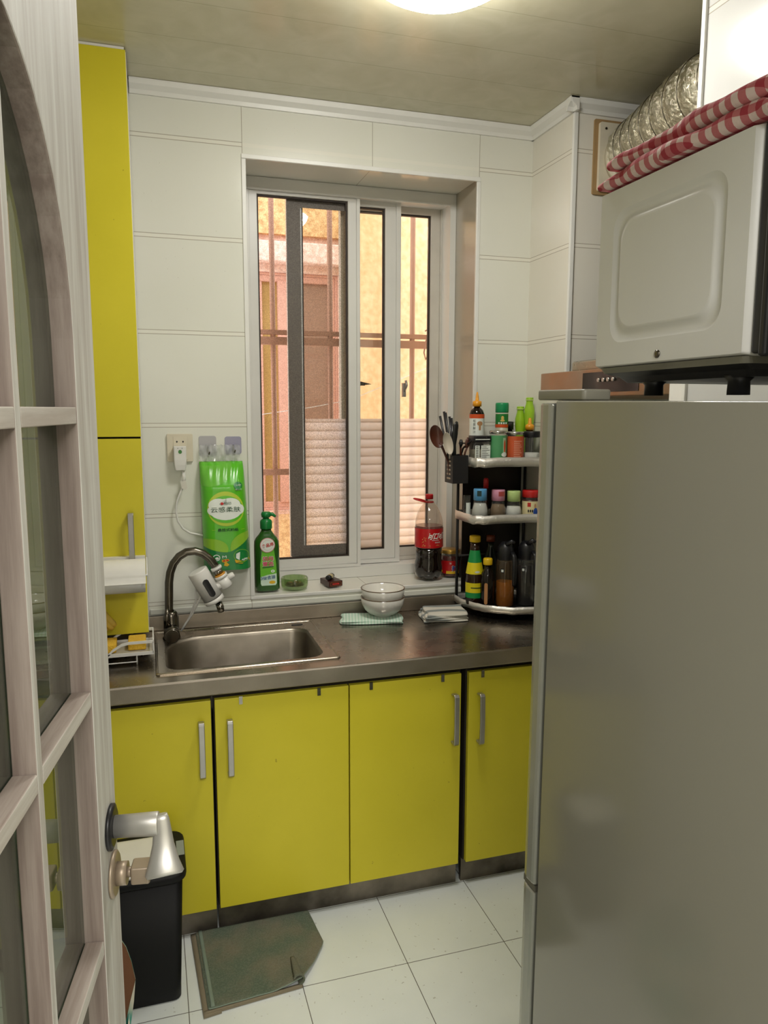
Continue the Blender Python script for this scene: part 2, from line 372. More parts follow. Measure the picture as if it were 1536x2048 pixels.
# ------------------------------------------------------------------ room shell
YW, ZC, ZT = 2.645, 2.58, .804
WX0, WX1, WZ0, WZ1 = .327, 1.18, .893, 2.39
b = MB(); b.box(-1.5, 2.6, -2.2, 3.0, -.06, 0, M_FLOOR); struct(b.build('floor'), 'white square floor tiles with dark grout', 'floor')
b = MB(); b.box(-1.5, 2.6, -2.2, 2.95, ZC, ZC+.06, M_CEIL); struct(b.build('ceiling'), 'cream mottled plastic panel ceiling', 'ceiling')
b = MB(); fy = lambda a, c, d: (a, d, c)
b.holep([(-.62, 0), (2.0, 0), (2.0, ZC), (-.62, ZC)], [[(WX0, WZ0), (WX1, WZ0), (WX1, WZ1), (WX0, WZ1)]], YW, YW+.34, T_BACK, fy)
struct(b.build('wall_back'), 'white tiled back wall around the window', 'wall')
b = MB(); b.box(1.392, 1.86, 2.36, YW, 0, ZC, T_SIDE); struct(b.build('wall_pier'), 'white tiled pier right of the window', 'wall')
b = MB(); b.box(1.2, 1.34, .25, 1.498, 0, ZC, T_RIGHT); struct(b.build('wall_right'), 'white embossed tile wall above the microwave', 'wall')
b = MB(); b.box(1.86, 2.0, 1.36, YW, 0, ZC, T_SIDE); struct(b.build('wall_niche'), 'tiled niche wall behind the hood', 'wall')
b = MB(); b.box(1.34, 1.86, 1.36, 1.498, 0, ZC, T_SIDE); struct(b.build('wall_return'), 'short tiled wall return beside the hood', 'wall')
b = MB(); b.box(-.62, -.5, .25, YW, 0, ZC, T_SIDE); struct(b.build('wall_left'), 'tiled wall left of the sink', 'wall')
b = MB(); b.box(-.62, -.19, .13, .25, 0, ZC, M_WALLP); b.box(.56, 1.34, .13, .25, 0, ZC, M_WALLP); b.box(-.19, .56, .13, .25, 2.1, ZC, M_WALLP)
struct(b.build('wall_front'), 'wall with the kitchen doorway', 'wall')
b = MB(); b.box(-1.4, -1.3, -2.1, .25, 0, ZC, M_WALLP); b.box(1.5, 1.6, -2.1, .25, 0, ZC, M_WALLP); b.box(-1.4, 1.6, -2.2, -2.1, 0, ZC, M_WALLP); b.box(-1.4, -.62, .13, .25, 0, ZC, M_WALLP); b.box(1.34, 1.6, .13, .25, 0, ZC, M_WALLP)
struct(b.build('wall_hall'), 'hall walls behind the doorway', 'wall')
# cornice, tile edge trims, sill
def cove(b, p0, p1, nx, ny):
    prof = [(0, 0), (.008, 0), (.011, .012), (.026, .024), (.03, .036), (.03, .04), (0, .04)]
    L = [[(p[0]+nx*a, p[1]+ny*a, ZC-.041+h) for a, h in prof] for p in (p0, p1)]; b.loops(L, M_PVC, False)
b = MB(); cove(b, (-.02, YW), (1.392, YW), 0, -1); cove(b, (1.392, YW), (1.392, 2.33), -1, 0); cove(b, (1.36, 2.36), (1.86, 2.36), 0, -1)
struct(b.build('trim_1'), 'white cornice moulding under the ceiling', 'moulding')
b = MB(); b.box(1.388, 1.404, 2.352, 2.364, .85, ZC-.04, M_PVC); b.box(1.193, 1.205, 1.490, 1.503, 0, ZC, M_PVC)
struct(b.build('trim_2', bevel=.002), 'white corner beads on the tiled corners', 'trim')
b = MB(); e = .011
for x0, x1, z0, z1 in ((WX0-.004, WX0+e, WZ0+.0065, WZ1-e-.0005), (WX1-e, WX1+.004, WZ0+.0065, WZ1-e-.0005), (WX0-.004, WX1+.004, WZ1-e, WZ1+.004), (WX0-.004, WX1+.004, WZ0-.006, WZ0+.006)):
    b.box(x0, x1, YW-.005, YW+.006, z0, z1, M_PVC)
struct(b.build('trim_3', bevel=.002), 'white edging around the window recess', 'trim')
b = MB(); b.box(-.02, 1.39, YW-.007, YW, .858, .878, T_BACK); struct(b.build('trim_4', bevel=.003), 'white tile ledge above the steel upstand', 'trim')

# ------------------------------------------------------------------ window
def frame(b, x0, x1, z0, z1, y0, y1, w, m, gask=0, ws=None):
    """mitred frame with an inner step"""
    wl, wr, wb, wt = ws or (w,)*4
    fn = lambda a, c, d: (a, d, c)
    O = [(x0, z0), (x1, z0), (x1, z1), (x0, z1)]; I = [(x0+wl, z0+wb), (x1-wr, z0+wb), (x1-wr, z1-wt), (x0+wl, z1-wt)]
    k = .3; J = [(O[i][0]*(1-k)+I[i][0]*k, O[i][1]*(1-k)+I[i][1]*k) for i in range(4)]
    for i in range(4):
        j = (i+1) % 4
        for P, Q, dd in ((O, J, 0.0), (J, I, .005 if y1-y0 > .01 else .0005)):
            b.prism([P[i], P[j], Q[j], Q[i]], y0+dd, y1, m, fn)
    if gask:
        G = [(p[0]+gask*(1 if q in (0, 3) else -1), p[1]+gask*(1 if q < 2 else -1)) for q, p in enumerate(I)]
        for i in range(4):
            j = (i+1) % 4; b.prism([I[i], I[j], G[j], G[i]], y0+.014, y0+.03, M_GASK, fn)
win = struct(thing('window_1', (.75, 2.9, WZ0), 'white plastic sliding window with three sashes', 'window'))
b = MB(); b.box(WX0+.001, WX1-.001, YW+.215, YW+.336, WZ0+.001, .935, M_PVC); b.box(WX0+.001, WX0+.032, YW+.215, YW+.336, .935, 2.352, M_PVC); b.box(1.150+.005, WX1-.001, 2.86, 2.98, .935, 2.352, M_PVC); b.box(WX0+.001, WX1-.001, 2.86, 2.98, 2.352, WZ1-.001, M_PVC)
b.box(WX0+.033, 1.154, 2.8585, 2.868, 2.345, 2.3515, M_PVC); b.build('window_frame', win)
def sash(x0, x1, y0, m, z0, z1, film, ws, lab):
    b = MB(); frame(b, x0, x1, z0, z1, y0, y0+(.036 if film else .033), .04, m, .006, ws); s = b.build('sash', win, bevel=.0012); plab(s, lab)
    b = MB(); b.box(x0+ws[0]-.004, x1-ws[1]+.004, y0+.018, y0+(.022 if film else .0186), z0+ws[2]-.004, z1-ws[3]+.004, M_GLASS if film else M_SCREEN); b.build('pane' if film else 'insect_screen', s)
    if film:
        b = MB(); b.box(x0+ws[0]+.005, x1-ws[1]-.005, y0+.0235, y0+.0242, z0+ws[2]+.005, 1.522, M_FILM); plab(b.build('frosted_film', s), 'frosted film printed with blind slats')
    return s
sash(.362, .791, 2.866, M_PVC, .936, 2.41-.03, 0, (.042, .046, .042, .046), 'front sash of the left half')
b = MB(); frame(b, .517, .80, .985, 2.335, 2.9026, 2.9054, .054, pm('dark grey screen frame', '857c72', .5, var=.2, vscale=200), 0, (.052, .03, .04, .03))
plab(b.build('screen_frame', win), 'dark grey inner screen frame')
sash(.520, .968, 2.906, M_PVC, .937, 2.375, 1, (.056, .063, .055, .045), 'middle sash with frosted lower half')
sC = sash(.735, 1.21-.045, 2.946, M_PVCD, .937, 2.372, 1, (.03, .055, .05, .045), 'rear sash with frosted lower half')
b = MB(); b.rbox(.985, 1.0, 2.925, 2.944, 1.61, 1.665, .004, M_ALU); b.tube([(.992, 2.93, 1.63), (.998, 2.915, 1.655), (.996, 2.92, 1.675)], .005, M_ALU); b.build('sash_catch', win)
b = MB(); b.rbox(.798, .818, 2.893, 2.905, 1.652, 1.664, .003, M_DKCHR); b.prism([(.80, 1.652), (.845, 1.658), (.80, 1.668)], 2.895, 2.903, M_DKCHR, fy); b.build('sash_catch', win)

# ------------------------------------------------------------------ outside
b = MB(); b.box(1.0, 4.2, 4.25, 4.4, -1, 4.6, M_ORANGE); struct(b.build('wall_outside'), 'ochre plastered wall across the light well', 'wall')
nb = struct(thing('wall_neighbor', (.6, 4.0, -1), 'salmon neighbouring facade with a brown window', 'wall'))
b = MB(); b.holep([(-1.5, -1), (1.03, -1), (1.03, 4.6), (-1.5, 4.6)], [[(.35, 1.02), (.985, 1.02), (.985, 2.26), (.35, 2.26)]], 4.0, 4.3, M_PINK, fy); b.build('facade', nb)
b = MB(); b.box(-1.0, .985, 3.965, 4.0, 2.44, 3.4, M_ROUGH); plab(b.build('rough_render', nb), 'rough ochre render')
b = MB(); b.box(-1.0, 1.0, 3.93, 4.0, 2.30, 2.40, M_PINK); b.build('ledge', nb, bevel=.006)
b = MB(); b.box(.99, 1.045, 3.9, 4.3, -1, 4.4, pm('cream render', 'ecd9b4', .8)); plab(b.build('corner_post', nb), 'cream vertical strip')
M_FRP = pm('pink window frame paint', 'd9a590', .5); M_BRN = pm('brown tinted pane', 'a58470', .25); M_AMB = pm('amber tinted pane', 'b8975a', .3)
b = MB(); frame(b, .35, .985, 1.02, 2.26, 4.02, 4.09, .045, M_FRP, 0); b.box(.665, .72, 4.02, 4.09, 1.06, 2.22, M_FRP); b.box(.53, .585, 4.03, 4.08, 1.06, 2.22, M_FRP); wf = b.build('window_frame', nb, bevel=.003)
b = MB(); b.box(.39, .72, 4.05, 4.06, 1.05, 2.23, M_AMB); b.box(.72, .95, 4.05, 4.06, 1.05, 2.23, M_BRN); b.build('pane', nb)
b = MB(); b.box(-1.0, .98, 3.80, 4.0, .1, 1.0, M_ROUGH); plab(b.build('lower_ledge', nb), 'rough lower ledge')
M_BAR = pm('pinkish brown bar paint', 'c29680', .6)
g = thing('window_grille', (.8, 3.15, .95), 'pinkish brown security grille outside the window', 'grille')
for x in (.26, .499, .739, 1.102, 1.46):
    b = MB(); b.cyl((x, 3.15, .7), (x, 3.15, 2.62), .011, M_BAR, n=10); b.build('vertical_bar', g)
for z0, z1 in ((1.862, 1.88), (1.821, 1.852), (1.286, 1.311), (2.57, 2.6)):
    b = MB(); b.box(.1, 1.75, 3.138, 3.162, z0, z1, M_BAR); b.build('crossbar', g)
b = MB(); p = at(850, 672, 1, 3.12)
b.tube([p+Vector((0, 0, .02)), p+Vector((.012, -.005, .028)), p+Vector((.018, 0, .0)), p+Vector((.005, 0, -.02)), p+Vector((-.004, 0, -.07)), p+Vector((.004, 0, -.1)), p+Vector((.012, 0, -.085))], .0035, M_BAR, 8)
tag(b.build('wire_hook'), 'thin wire hook hanging from the outside crossbar', 'hook')
b = MB(); b.tube([at(515, 830, 1, 3.4), at(620, 815, 1, 3.4), at(700, 800, 1, 3.4), at(880, 725, 1, 3.4)], .0018, M_WHITEP, 6); tag(b.build('clothesline'), 'thin clothesline strung outside behind the grille', 'line')

# ------------------------------------------------------------------ base cabinets and worktop
ct = thing('worktop', (.45, 2.37, .753), 'brushed steel worktop over the yellow cabinets', 'worktop')
HOLE = rr(.008, .508, 2.178, 2.53, (.05, .05, .05, .09), 6)
b = MB(); b.holep([(-.5, 2.106), (1.39, 2.106), (1.39, YW-.001), (-.5, YW-.001)], [HOLE], .78, ZT, M_STEEL)
b.box(1.39, 1.858, 2.106, 2.359, .78, ZT, M_STEEL); b.build('top_sheet', ct)
b = MB()
L = []
for x in (-.499, 1.858): L.append([(x, 2.106+a, z) for a, z in ((.002, .803), (-.0, .8025), (-.002, .798), (-.002, .756), (0, .753), (.012, .753), (.012, .803))])
b.loops(L, M_STEELD, False); plab(b.build('front_lip', ct), 'dotted steel front edge')
b = MB(); b.box(-.499, 1.39, YW-.016, YW-.002, ZT+.0005, .855, M_STEELD); tag(b.build('steel_upstand', bevel=.002), 'dotted steel upstand strip along the wall behind the worktop', 'upstand')
def bar_handle(parent, x, z0, z1, yf, m=M_ALU):
    b = MB(); y = yf; d = .03
    prof = [(0, z0+.004), (d-.006, z0+.001), (d, z0+.008), (d+.002, (z0+z1)/2), (d, z1-.008), (d-.006, z1-.001), (0, z1-.004)]
    L = []
    for i, (a, z) in enumerate(prof):
        t = Vector((0, 0, 0)); L.append((a, z))
    # strip swept along the profile
    inn = [(0, z0+.010), (d-.010, z0+.008), (d-.006, z0+.014), (d-.004, (z0+z1)/2), (d-.006, z1-.014), (d-.010, z1-.008), (0, z1-.010)]
    w = .0085
    A = [(x-w, y-a, z) for a, z in prof]; B = [(x+w, y-a, z) for a, z in prof]; C = [(x+w, y-a, z) for a, z in inn]; D = [(x-w, y-a, z) for a, z in inn]
    b.loops([[A[i], B[i], C[i], D[i]] for i in range(len(prof))], m, False)
    return b.build('handle', parent, bevel=.002)
M_CARC = pm('dark cabinet inside', '2a241c', .8)
GRP = 'yellow base cabinets under the worktop'
def base_cab(x0, x1, doors, label):
    t = thing('base_cabinet', ((x0+x1)/2, 2.38, 0), label, 'cabinet', GRP)
    b = MB(); b.box(x0, x1, 2.139, 2.62, .084, .745 if x1 < -.02 or x0 > .54 else .74, M_CARC)
    if x0 < .54 and x1 > .02 or x0 < .02 < x1:
        b = MB(); b.box(x0, x1, 2.139, 2.150, .084, .745, M_CARC); b.box(x0, x0+.016, 2.15, 2.62, .084, .745 if x0 < 0 else .59, M_CARC); b.box(x1-.016, x1, 2.15, 2.62, .084, .745 if x1 > .52 else .59, M_CARC); b.box(x0+.016, x1-.016, 2.15, 2.62, .084, .10, M_CARC)
    b.build('carcass', t)
    b = MB(); b.box(x0, x1, 2.15, 2.165, .0, .084, M_KICK); plab(b.build('kickboard', t), 'dark ribbed kickboard')
    for (a, c, hx, hz, clips) in doors:
        b = MB(); b.box(a, c, 2.12, 2.138, .084, .733, M_YEL); d = b.build('door', t, bevel=.0015)
        if hx: bar_handle(d, hx, hz[0], hz[1], 2.12)
        for q in clips:
            b = MB(); b.box(q-.005, q+.005, 2.1165, 2.1195, .713, .737, M_CHROME); b.build('clip', d)
    return t
base_cab(-.499, .142, [(-.497, -.19, None, None, ()), (-.186, .139, .110, (.509, .679), ())], 'yellow base cabinet behind the black bin, left end of the row')
base_cab(.147, .919, [(.150, .5465, .190, (.503, .676), (.224, .455)), (.5505, .915, .890, (.504, .674), (.617, .851))], 'yellow two-door base cabinet in the middle under the sink')
base_cab(.937, 1.38, [(.942, 1.375, .978, (.496, .667), (.988,))], 'yellow base cabinet on the right beside the fridge')
tc = thing('base_cabinet', (1.62, 2.25, 0), 'yellow base cabinet at the far right behind the fridge', 'cabinet', GRP)
b = MB(); b.box(1.385, 1.858, 2.139, 2.355, .084, .745, M_CARC); b.build('carcass', tc)
b = MB(); b.box(1.385, 1.855, 2.12, 2.138, .084, .733, M_YEL); b.build('door', tc, bevel=.0015)
b = MB(); b.box(1.385, 1.858, 2.15, 2.165, 0, .084, M_KICK); b.build('kickboard', tc)
# tall cabinet
tc = thing('tall_cabinet', (-.26, 2.53, .858), 'tall yellow wall cabinet reaching the ceiling on the left', 'cabinet')
b = MB(); b.box(-.497, -.026, 2.439, YW-.002, .858, ZC-.004, M_CARC); b.box(-.0255, -.0235, 2.43, YW-.004, .86, ZC-.01, M_PVC); b.build('carcass', tc)
b = MB(); b.box(-.497, -.0245, 2.42, 2.438, 1.4755, ZC-.008, M_YEL); b.build('door', tc, bevel=.001)
b = MB(); b.box(-.497, -.0245, 2.42, 2.438, .862, 1.4695, M_YEL); d = b.build('door', tc, bevel=.001); bar_handle(d, -.064, 1.075, 1.247, 2.42)
b = MB(); b.box(-.497, -.028, 2.42, 2.43, ZC-.008, ZC-.001, M_WHITEP); b.build('caulk_strip', tc)

# ------------------------------------------------------------------ sink
sk = thing('sink', (.26, 2.38, .6), 'steel sink bowl set into the worktop below the tap', 'sink')
bowl = lambda g: rr(.022+g, .494-g, 2.195+g, 2.52-g, (.05, .05, .05, .12), 6)
b = MB(); b.holep(rr(-.008, .535, 2.166, 2.598, .012, 6), [bowl(-.001)], ZT+.0006, ZT+.003, M_STEEL)
O = rr(-.008, .535, 2.166, 2.598, .012, 6); I = rr(0, .527, 2.174, 2.590, .008, 6)
b.loops([[(x, y, ZT+.003) for x, y in O], [(x, y, ZT+.0065) for x, y in rr(-.006, .533, 2.168, 2.596, .011, 6)], [(x, y, ZT+.0065) for x, y in rr(-.003, .530, 2.171, 2.593, .01, 6)], [(x, y, ZT+.003) for x, y in I]], M_STEEL, True, False, False)
b.build('rim', sk)
b = MB(); L = []
for g, z in ((-.003, .807), (.002, .804), (.006, .795), (.012, .68), (.022, .65), (.05, .635), (.10, .63)): L.append([(x, y, z) for x, y in bowl(g)])
b.loops(L, M_SINK, True, False, True); b.norecalc = True; b.build('bowl', sk)
b = MB(); b.lathe([(.045, 0), (.045, .002), (.038, .003), (.03, -.003), (.004, -.003)], M_CHROME, (.27, 2.36), .632, cap0=False); b.build('drain', sk)
b = MB(); b.rbox(.452, .492, 2.545, 2.562, ZT+.003, ZT+.0045, .008, M_BLACK); b.build('overflow_slot', sk)

# ------------------------------------------------------------------ tap with instant heater
FX, FY = .046, 2.515
fa = thing('tap', (FX, FY, ZT), 'tarnished chrome gooseneck tap behind the sink', 'tap')
b = MB(); b.lathe([(.029, 0), (.029, .006), (.025, .01), (.0245, .075), (.02, .088), (.0155, .094)], M_DKCHR, (FX, FY), ZT+.003); b.cyl((FX, FY, .838), (FX, FY-.07, .836), .0245, M_DKCHR, n=28); b.cyl((FX, FY-.07, .836), (FX, FY-.074, .836), .0235, M_CHROME, .021, n=28); b.build('body', fa)
pts = []
for (u, v) in ((338, 1218), (338, 1190), (338, 1165), (340.5, 1145), (347, 1127), (358, 1113), (373, 1104), (390, 1102), (406, 1107), (419, 1117), (428, 1129), (433, 1138)):
    pts.append(at(u, v, 1, FY))
b = MB(); b.tube([(FX, FY, .89)]+pts, .0135, M_DKCHR, 16); b.build('spout', fa)
b = MB(); b.tube([(FX-.012, FY-.03, .855), (FX-.014, FY-.034, .885), (FX-.012, FY-.03, .918)], [.012, .009, .006], M_DKCHR, 12); b.build('lever', fa)
HY = FY-.012
def hp(u, v, y=HY): return at(u, v, 1, y)
wh = thing('water_heater', tuple(hp(430, 1180)), 'white tap-mounted water heater with black oval display', 'water heater')
A, B = hp(394.5, 1142), hp(431, 1203); dx = (B-A).normalized(); R = .0335
b = MB(); b.tube([A-dx*.001, A, A+dx*.003, B-dx*.018], [R-.004, R-.001, R, R], M_WHITEP, 32)
b.tube([B-dx*.0175, B-dx*.016], R-.002, M_GASK, 32); b.tube([B-dx*.0155, B-dx*.002, B], [R, R, R-.004], M_WHITEP, 32); b.build('casing', wh)
side = dx.cross(Vector((0, 1, 0))).normalized(); ctr = A+(B-A)*.52
def hmap(x, y):
    a = x/R; return ctr+dx*y+side*((R+.0006)*sin(a))+Vector((0, -1, 0))*((R+.0006)*cos(a))
b = MB(); rows = []
for i in range(25):
    y = -.0325+.065*i/24; e_ = max(0, abs(y)-.022); hw = sqrt(max(0, .0105**2-e_**2)); rows.append([hmap(.006-hw+2*hw*q/8, y) for q in range(9)])
b.loops(rows, M_BLACK, True, False, False, False); plab(b.build('display', wh), 'black oval display')
b = MB(); E0 = hp(431.5, 1134); E1 = hp(452, 1170); ex = (E1-E0).normalized()
b.tube([E0, E0+ex*.009], .0185, M_WHITEP, 24); b.tube([E0+ex*.009, E0+ex*.026], .0145, M_CHROME, 24); b.tube([E0+ex*.026, E0+ex*.031], .0185, solid('orange ring', 'd8932a'), 24); b.tube([E0+ex*.031, E0+ex*.042], [.022, .0215], M_WHITEP, 24); b.build('adapter', wh)
b = MB(); b.tube([E0+ex*.042, E0+ex*.075, E0+ex*.078], [.0205, .0205, .017], M_WHITEP, 24); m0 = E0+ex*.058; c0 = A+dx*((m0-A).dot(dx)); b.tube([m0, c0], .014, M_WHITEP, 20); b.build('valve_body', wh)
k0 = m0-ex*.006; kd = (m0-c0).normalized(); b = MB(); b.tube([k0+kd*.012, k0+kd*.036, k0+kd*.04], [.0105, .0105, .007], M_WHITEP, 20); b.build('valve_knob', wh)
b = MB(); N0 = B+side*(.006 if side.x > 0 else -.006); b.tube([N0, N0+dx*.01], .007, M_DKCHR, 14); b.tube([N0+dx*.009, N0+dx*.022+Vector((0, 0, -.004)), N0+dx*.026+Vector((0, 0, -.016))], [.012, .0125, .011], M_CHROME, 16); b.build('nozzle', wh)
b = MB(); b.tube([hp(404, 1190, FY+.01), hp(396, 1205, FY+.02), hp(385, 1228, FY+.03), hp(372, 1246, FY+.03), hp(362, 1262, FY+.03)], .0035, M_WHITEP, 8); b.tube([hp(392, 1172, FY+.02), hp(392, 1200, FY+.03), hp(380, 1232, FY+.04), hp(366, 1258, FY+.04)], .003, M_WHITEP, 8); b.build('cable', wh)

# ------------------------------------------------------------------ socket, plug, hooks, tissue pack
s0 = at(333, 868, 1, YW); s1 = at(386.5, 922.5, 1, YW)
so = thing('wall_socket', ((s0.x+s1.x)/2, YW, s1.z), 'cream wall socket on the tiles above the tap', 'socket')
b = MB(); b.prism(rr(s0.x, s1.x, s1.z, s0.z, .004, 3), YW-.009, YW-.0005, M_CREAM, fy); cxs = (s0.x+s1.x)/2; b.prism(rr(cxs-.022, cxs+.025, s1.z+.006, s0.z-.008, .003, 3), YW-.0105, YW-.009, M_CREAM, fy); b.build('plate', so, bevel=.001)
b = MB(); pz = s0.z-.026
for sx in (-1, 1): b.poly(lambda x, z: (x, YW-.0108, z), [(cxs+sx*.010-.003, pz+.003*0), (cxs+sx*.010, pz+.004), (cxs+sx*.010+.0035, pz), (cxs+sx*.010, pz-.004)], M_BLACK)
b.build('socket_holes', so)
pl = thing('plug', (cxs, YW-.03, s1.z), 'white plug with a green mark in the wall socket', 'plug')
p0 = at(347, 893, 1, YW-.04); p1 = at(374, 941, 1, YW-.04)
b = MB(); L = []
for z, g in ((p0.z, .0), (p0.z-.045, .0), (p0.z-.062, .001), (p1.z, .004)): L.append([(x, y, z) for x, y in rr(p0.x+g, p1.x-g, YW-.042+g, YW-.0115, .004, 3)])
b.loops(L, M_WHITEP, False); b.build('plug_body', pl, bevel=.0015)
b = MB(); fmp = lambda x, z: (x, YW-.0426, z); cxp = (p0.x+p1.x)/2
b.disc(fmp, cxp, p0.z-.018, .006, .0065, solid('green mark', '3f7d3a')); b.disc(fmp, cxp-.007, p0.z-.006, .0012, .0012, M_BLACK, 8); b.disc(fmp, cxp+.007, p0.z-.006, .0012, .0012, M_BLACK, 8); b.build('mark', pl)
b = MB(); CP = [at(u, v, 1, YW-.025) for u, v in ((366, 941), (368, 955), (368, 968), (361, 985), (354, 1003), (352, 1022), (356, 1042), (366, 1057), (380, 1066), (402, 1070), (430, 1080))]
b.tube(CP[:3], .006, M_WHITEP, 10); b.tube(CP[2:], .0036, M_WHITEP, 10); b.build('cord', pl)
b = MB(); t0 = CP[2]; b.prism([(t0.x-.012, t0.z+.01), (t0.x+.006, t0.z+.013), (t0.x+.01, t0.z-.012), (t0.x+.004, t0.z-.02), (t0.x-.008, t0.z-.014)], YW-.033, YW-.0325, solid('paper tag', 'd8d4c8'), fy); b.build('cord_tag', pl)

for (u0, u1, v0, v1, lb, tint) in ((397, 433, 872, 912, 'clear adhesive hook left of its twin above the tissue pack', 'd6d4d8'), (449, 483, 873, 908, 'lilac clear adhesive hook on the right above the tissue pack', 'c2bfd6')):
    a = at(u0, v0, 1, YW); c = at(u1, v1, 1, YW); h = thing('adhesive_hook', ((a.x+c.x)/2, YW, c.z), lb, 'hook', 'adhesive hooks holding the tissue pack')
    b = MB(); b.prism(rr(a.x, c.x, c.z, a.z, .008, 4), YW-.0018, YW-.0003, glass_m('adhesive pad '+tint, tint, .55, .1, 1.2), fy); b.build('pad', h)
    b = MB(); x = (a.x+c.x)/2; z = c.z+.012; b.tube([(x, YW-.002, z+.02), (x, YW-.006, z+.01), (x+.002, YW-.014, z-.004), (x+.003, YW-.024, z-.004), (x+.004, YW-.028, z+.004)], .0022, M_DKCHR, 8); b.build('hook', h)

tz1 = at(440, 924, 1, 2.60).z; tz0 = at(450, 1137, 1, 2.60).z
txl = lambda z: .1585+.006*(tz1-z)/(tz1-tz0); txr = lambda z: .304+.0165*(tz1-z)/(tz1-tz0)
tp = thing('tissue_pack', (.235, 2.62, tz0), 'bright green hanging pack of tissues left of the window', 'tissue pack')
def depth(z):
    f = (tz1-z)/(tz1-tz0); return .010+.062*min(1, max(0, f)/.25)**.6 if f < .25 else .072-.004*sin(f*9)
def tfront(x, z, off=0):
    xl, xr = txl(z), txr(z); t = (x-xl)/(xr-xl); t = min(1, max(0, t)); f = (tz1-z)/(tz1-tz0)
    cr = .0035*sin(t*38+2*sin(z*30))*max(0, 1-f/.22)
    return Vector((x, YW-.004-depth(z)*(1-.5*abs(2*t-1)**6)-cr-off, z))
TG = solid('lime green print', '58be18', .3, coat=.4); TGD = solid('deep green print', '0d7f38', .3, coat=.4); TL = solid('pale lime print', '93c832', .3); TLL = solid('yellow lime print', 'b9cf3e', .3); TW = solid('white print', 'e9efe6', .4)
b = MB(); N = 26; V = []
nz = 34
for j in range(nz+1):
    z = tz0+(tz1-tz0)*j/nz; row = [tfront(txl(z)+(txr(z)-txl(z))*i/N, z) for i in range(N+1)]+[Vector((txr(z)-(txr(z)-txl(z))*i/4, YW-.004, z)) for i in range(5)]
    V.append(row)
b.loops(V, TG, True); b.build('wrapper', tp)
b = MB(); W = lambda u, v: None
def tp_uv(a, c): # a,c in 0..1 across / down
    z = tz1-(tz1-tz0)*c; x = txl(z)+(txr(z)-txl(z))*a; return x, z
def tmap(lv): return lambda a, c: tfront(*tp_uv(a, c), off=.0007+lv*.0005)
def tgrid(b, fn, inside, m, nx=34, ny=50, x0=0, x1=1, y0=0, y1=1):
    for i in range(nx):
        for j in range(ny):
            a0, a1 = x0+(x1-x0)*i/nx, x0+(x1-x0)*(i+1)/nx; c0, c1 = y0+(y1-y0)*j/ny, y0+(y1-y0)*(j+1)/ny
            if inside((a0+a1)/2, (c0+c1)/2): b.add([fn(a0, c0), fn(a1, c0), fn(a1, c1), fn(a0, c1)], [(0, 1, 2, 3)], m, True)
def tdisc(b, lv, cx, cy, rx, ry, m, n=36):
    fn = tmap(lv)
    for k in range(5):
        r0, r1 = k/5, (k+1)/5
        for i in range(n):
            a, a2 = 2*pi*i/n, 2*pi*(i+1)/n
            b.add([fn(cx+rx*r*cos(t), cy+ry*r*sin(t)) for r, t in ((r0, a), (r1, a), (r1, a2), (r0, a2))], [(0, 1, 2, 3)], m, True)
# lower dark band with hill edge
fn = tmap(0)
hill = lambda a: .80-.11*a if False else .775+.055*sin(a*pi)-(.07*max(0, a-.55)/.45)
for i in range(30):
    a0, a1 = i/30, (i+1)/30
    for j in range(6):
        y0a, y1a = hill(a0)+(1-hill(a0))*j/6, hill(a0)+(1-hill(a0))*(j+1)/6; y0b, y1b = hill(a1)+(1-hill(a1))*j/6, hill(a1)+(1-hill(a1))*(j+1)/6
        b.add([fn(a0, y0a), fn(a1, y0b), fn(a1, y1b), fn(a0, y1a)], [(0, 1, 2, 3)], TGD, True)
def tstrip(lv, a0, a1, lo, hi, m, n=24, k=6):
    f = tmap(lv); R_ = []
    for i in range(n+1):
        a = a0+(a1-a0)*i/n; y0, y1 = lo(a), max(lo(a), hi(a)); R_.append([f(a, y0+(y1-y0)*j/k) for j in range(k+1)])
    b.loops(R_, m, True, False, False, False)
el = lambda a, cx, rx, ry: ry*sqrt(max(0, 1-((a-cx)/rx)**2))
tstrip(1, 0.0, .52, lambda a: .80-el(a, .12, .40, .10), lambda a: min(.80+el(a, .12, .40, .10), hill(a)+.002), TL)
tstrip(1, .56, 1.0, lambda a: .80-el(a, 1.0, .44, .155), lambda a: min(.80+el(a, 1.0, .44, .155), hill(a)+.002), TL)
tstrip(0, 0.0, .72, lambda a: .0, lambda a: .03+el(a, .2, .53, .19), solid('soft lime print', '6cbc3c', .3))
tdisc(b, 1, .51, .425, .405, .16, TLL); tdisc(b, 2, .51, .43, .385, .125, TG)
for cx, cy, rx, ry in ((.5, .43, .37, .098), (.35, .39, .22, .062), (.62, .385, .22, .06), (.78, .43, .14, .05), (.25, .44, .15, .045), (.5, .475, .25, .05)): tdisc(b, 3, cx, cy, rx, ry, TW, 24)
def tt(st, cx, cy, w, h, m, lv=5, **k):
    f = tmap(lv); b.text(lambda x, y: f(x, 1-y), st, cx, 1-cy, w, h, m, **k)
K_G = solid('dark green lettering', '1d4a2a', .5); K_R = solid('red print', 'c62a24', .5); K_Y = solid('yellow print', 'e0b21c', .5)
tt('心相印', .5, .375, .26, .028, K_G); tdisc(b, 6, .43, .375, .035, .013, K_R, 16)
tt('云感柔肤', .505, .43, .66, .048, K_G); tt('悬挂式抽纸', .53, .618, .46, .03, K_G)
for q in (.22, .86): b.add([tmap(4)(q-.04, .617), tmap(4)(q+.04, .617), tmap(4)(q+.04, .620), tmap(4)(q-.04, .620)], [(0, 1, 2, 3)], TLL)
tdisc(b, 3, .82, .215, .10, .034, TGD); tt('心相印', .83, .21, .11, .014, TW); tt('有心的', .82, .25, .15, .016, TW)
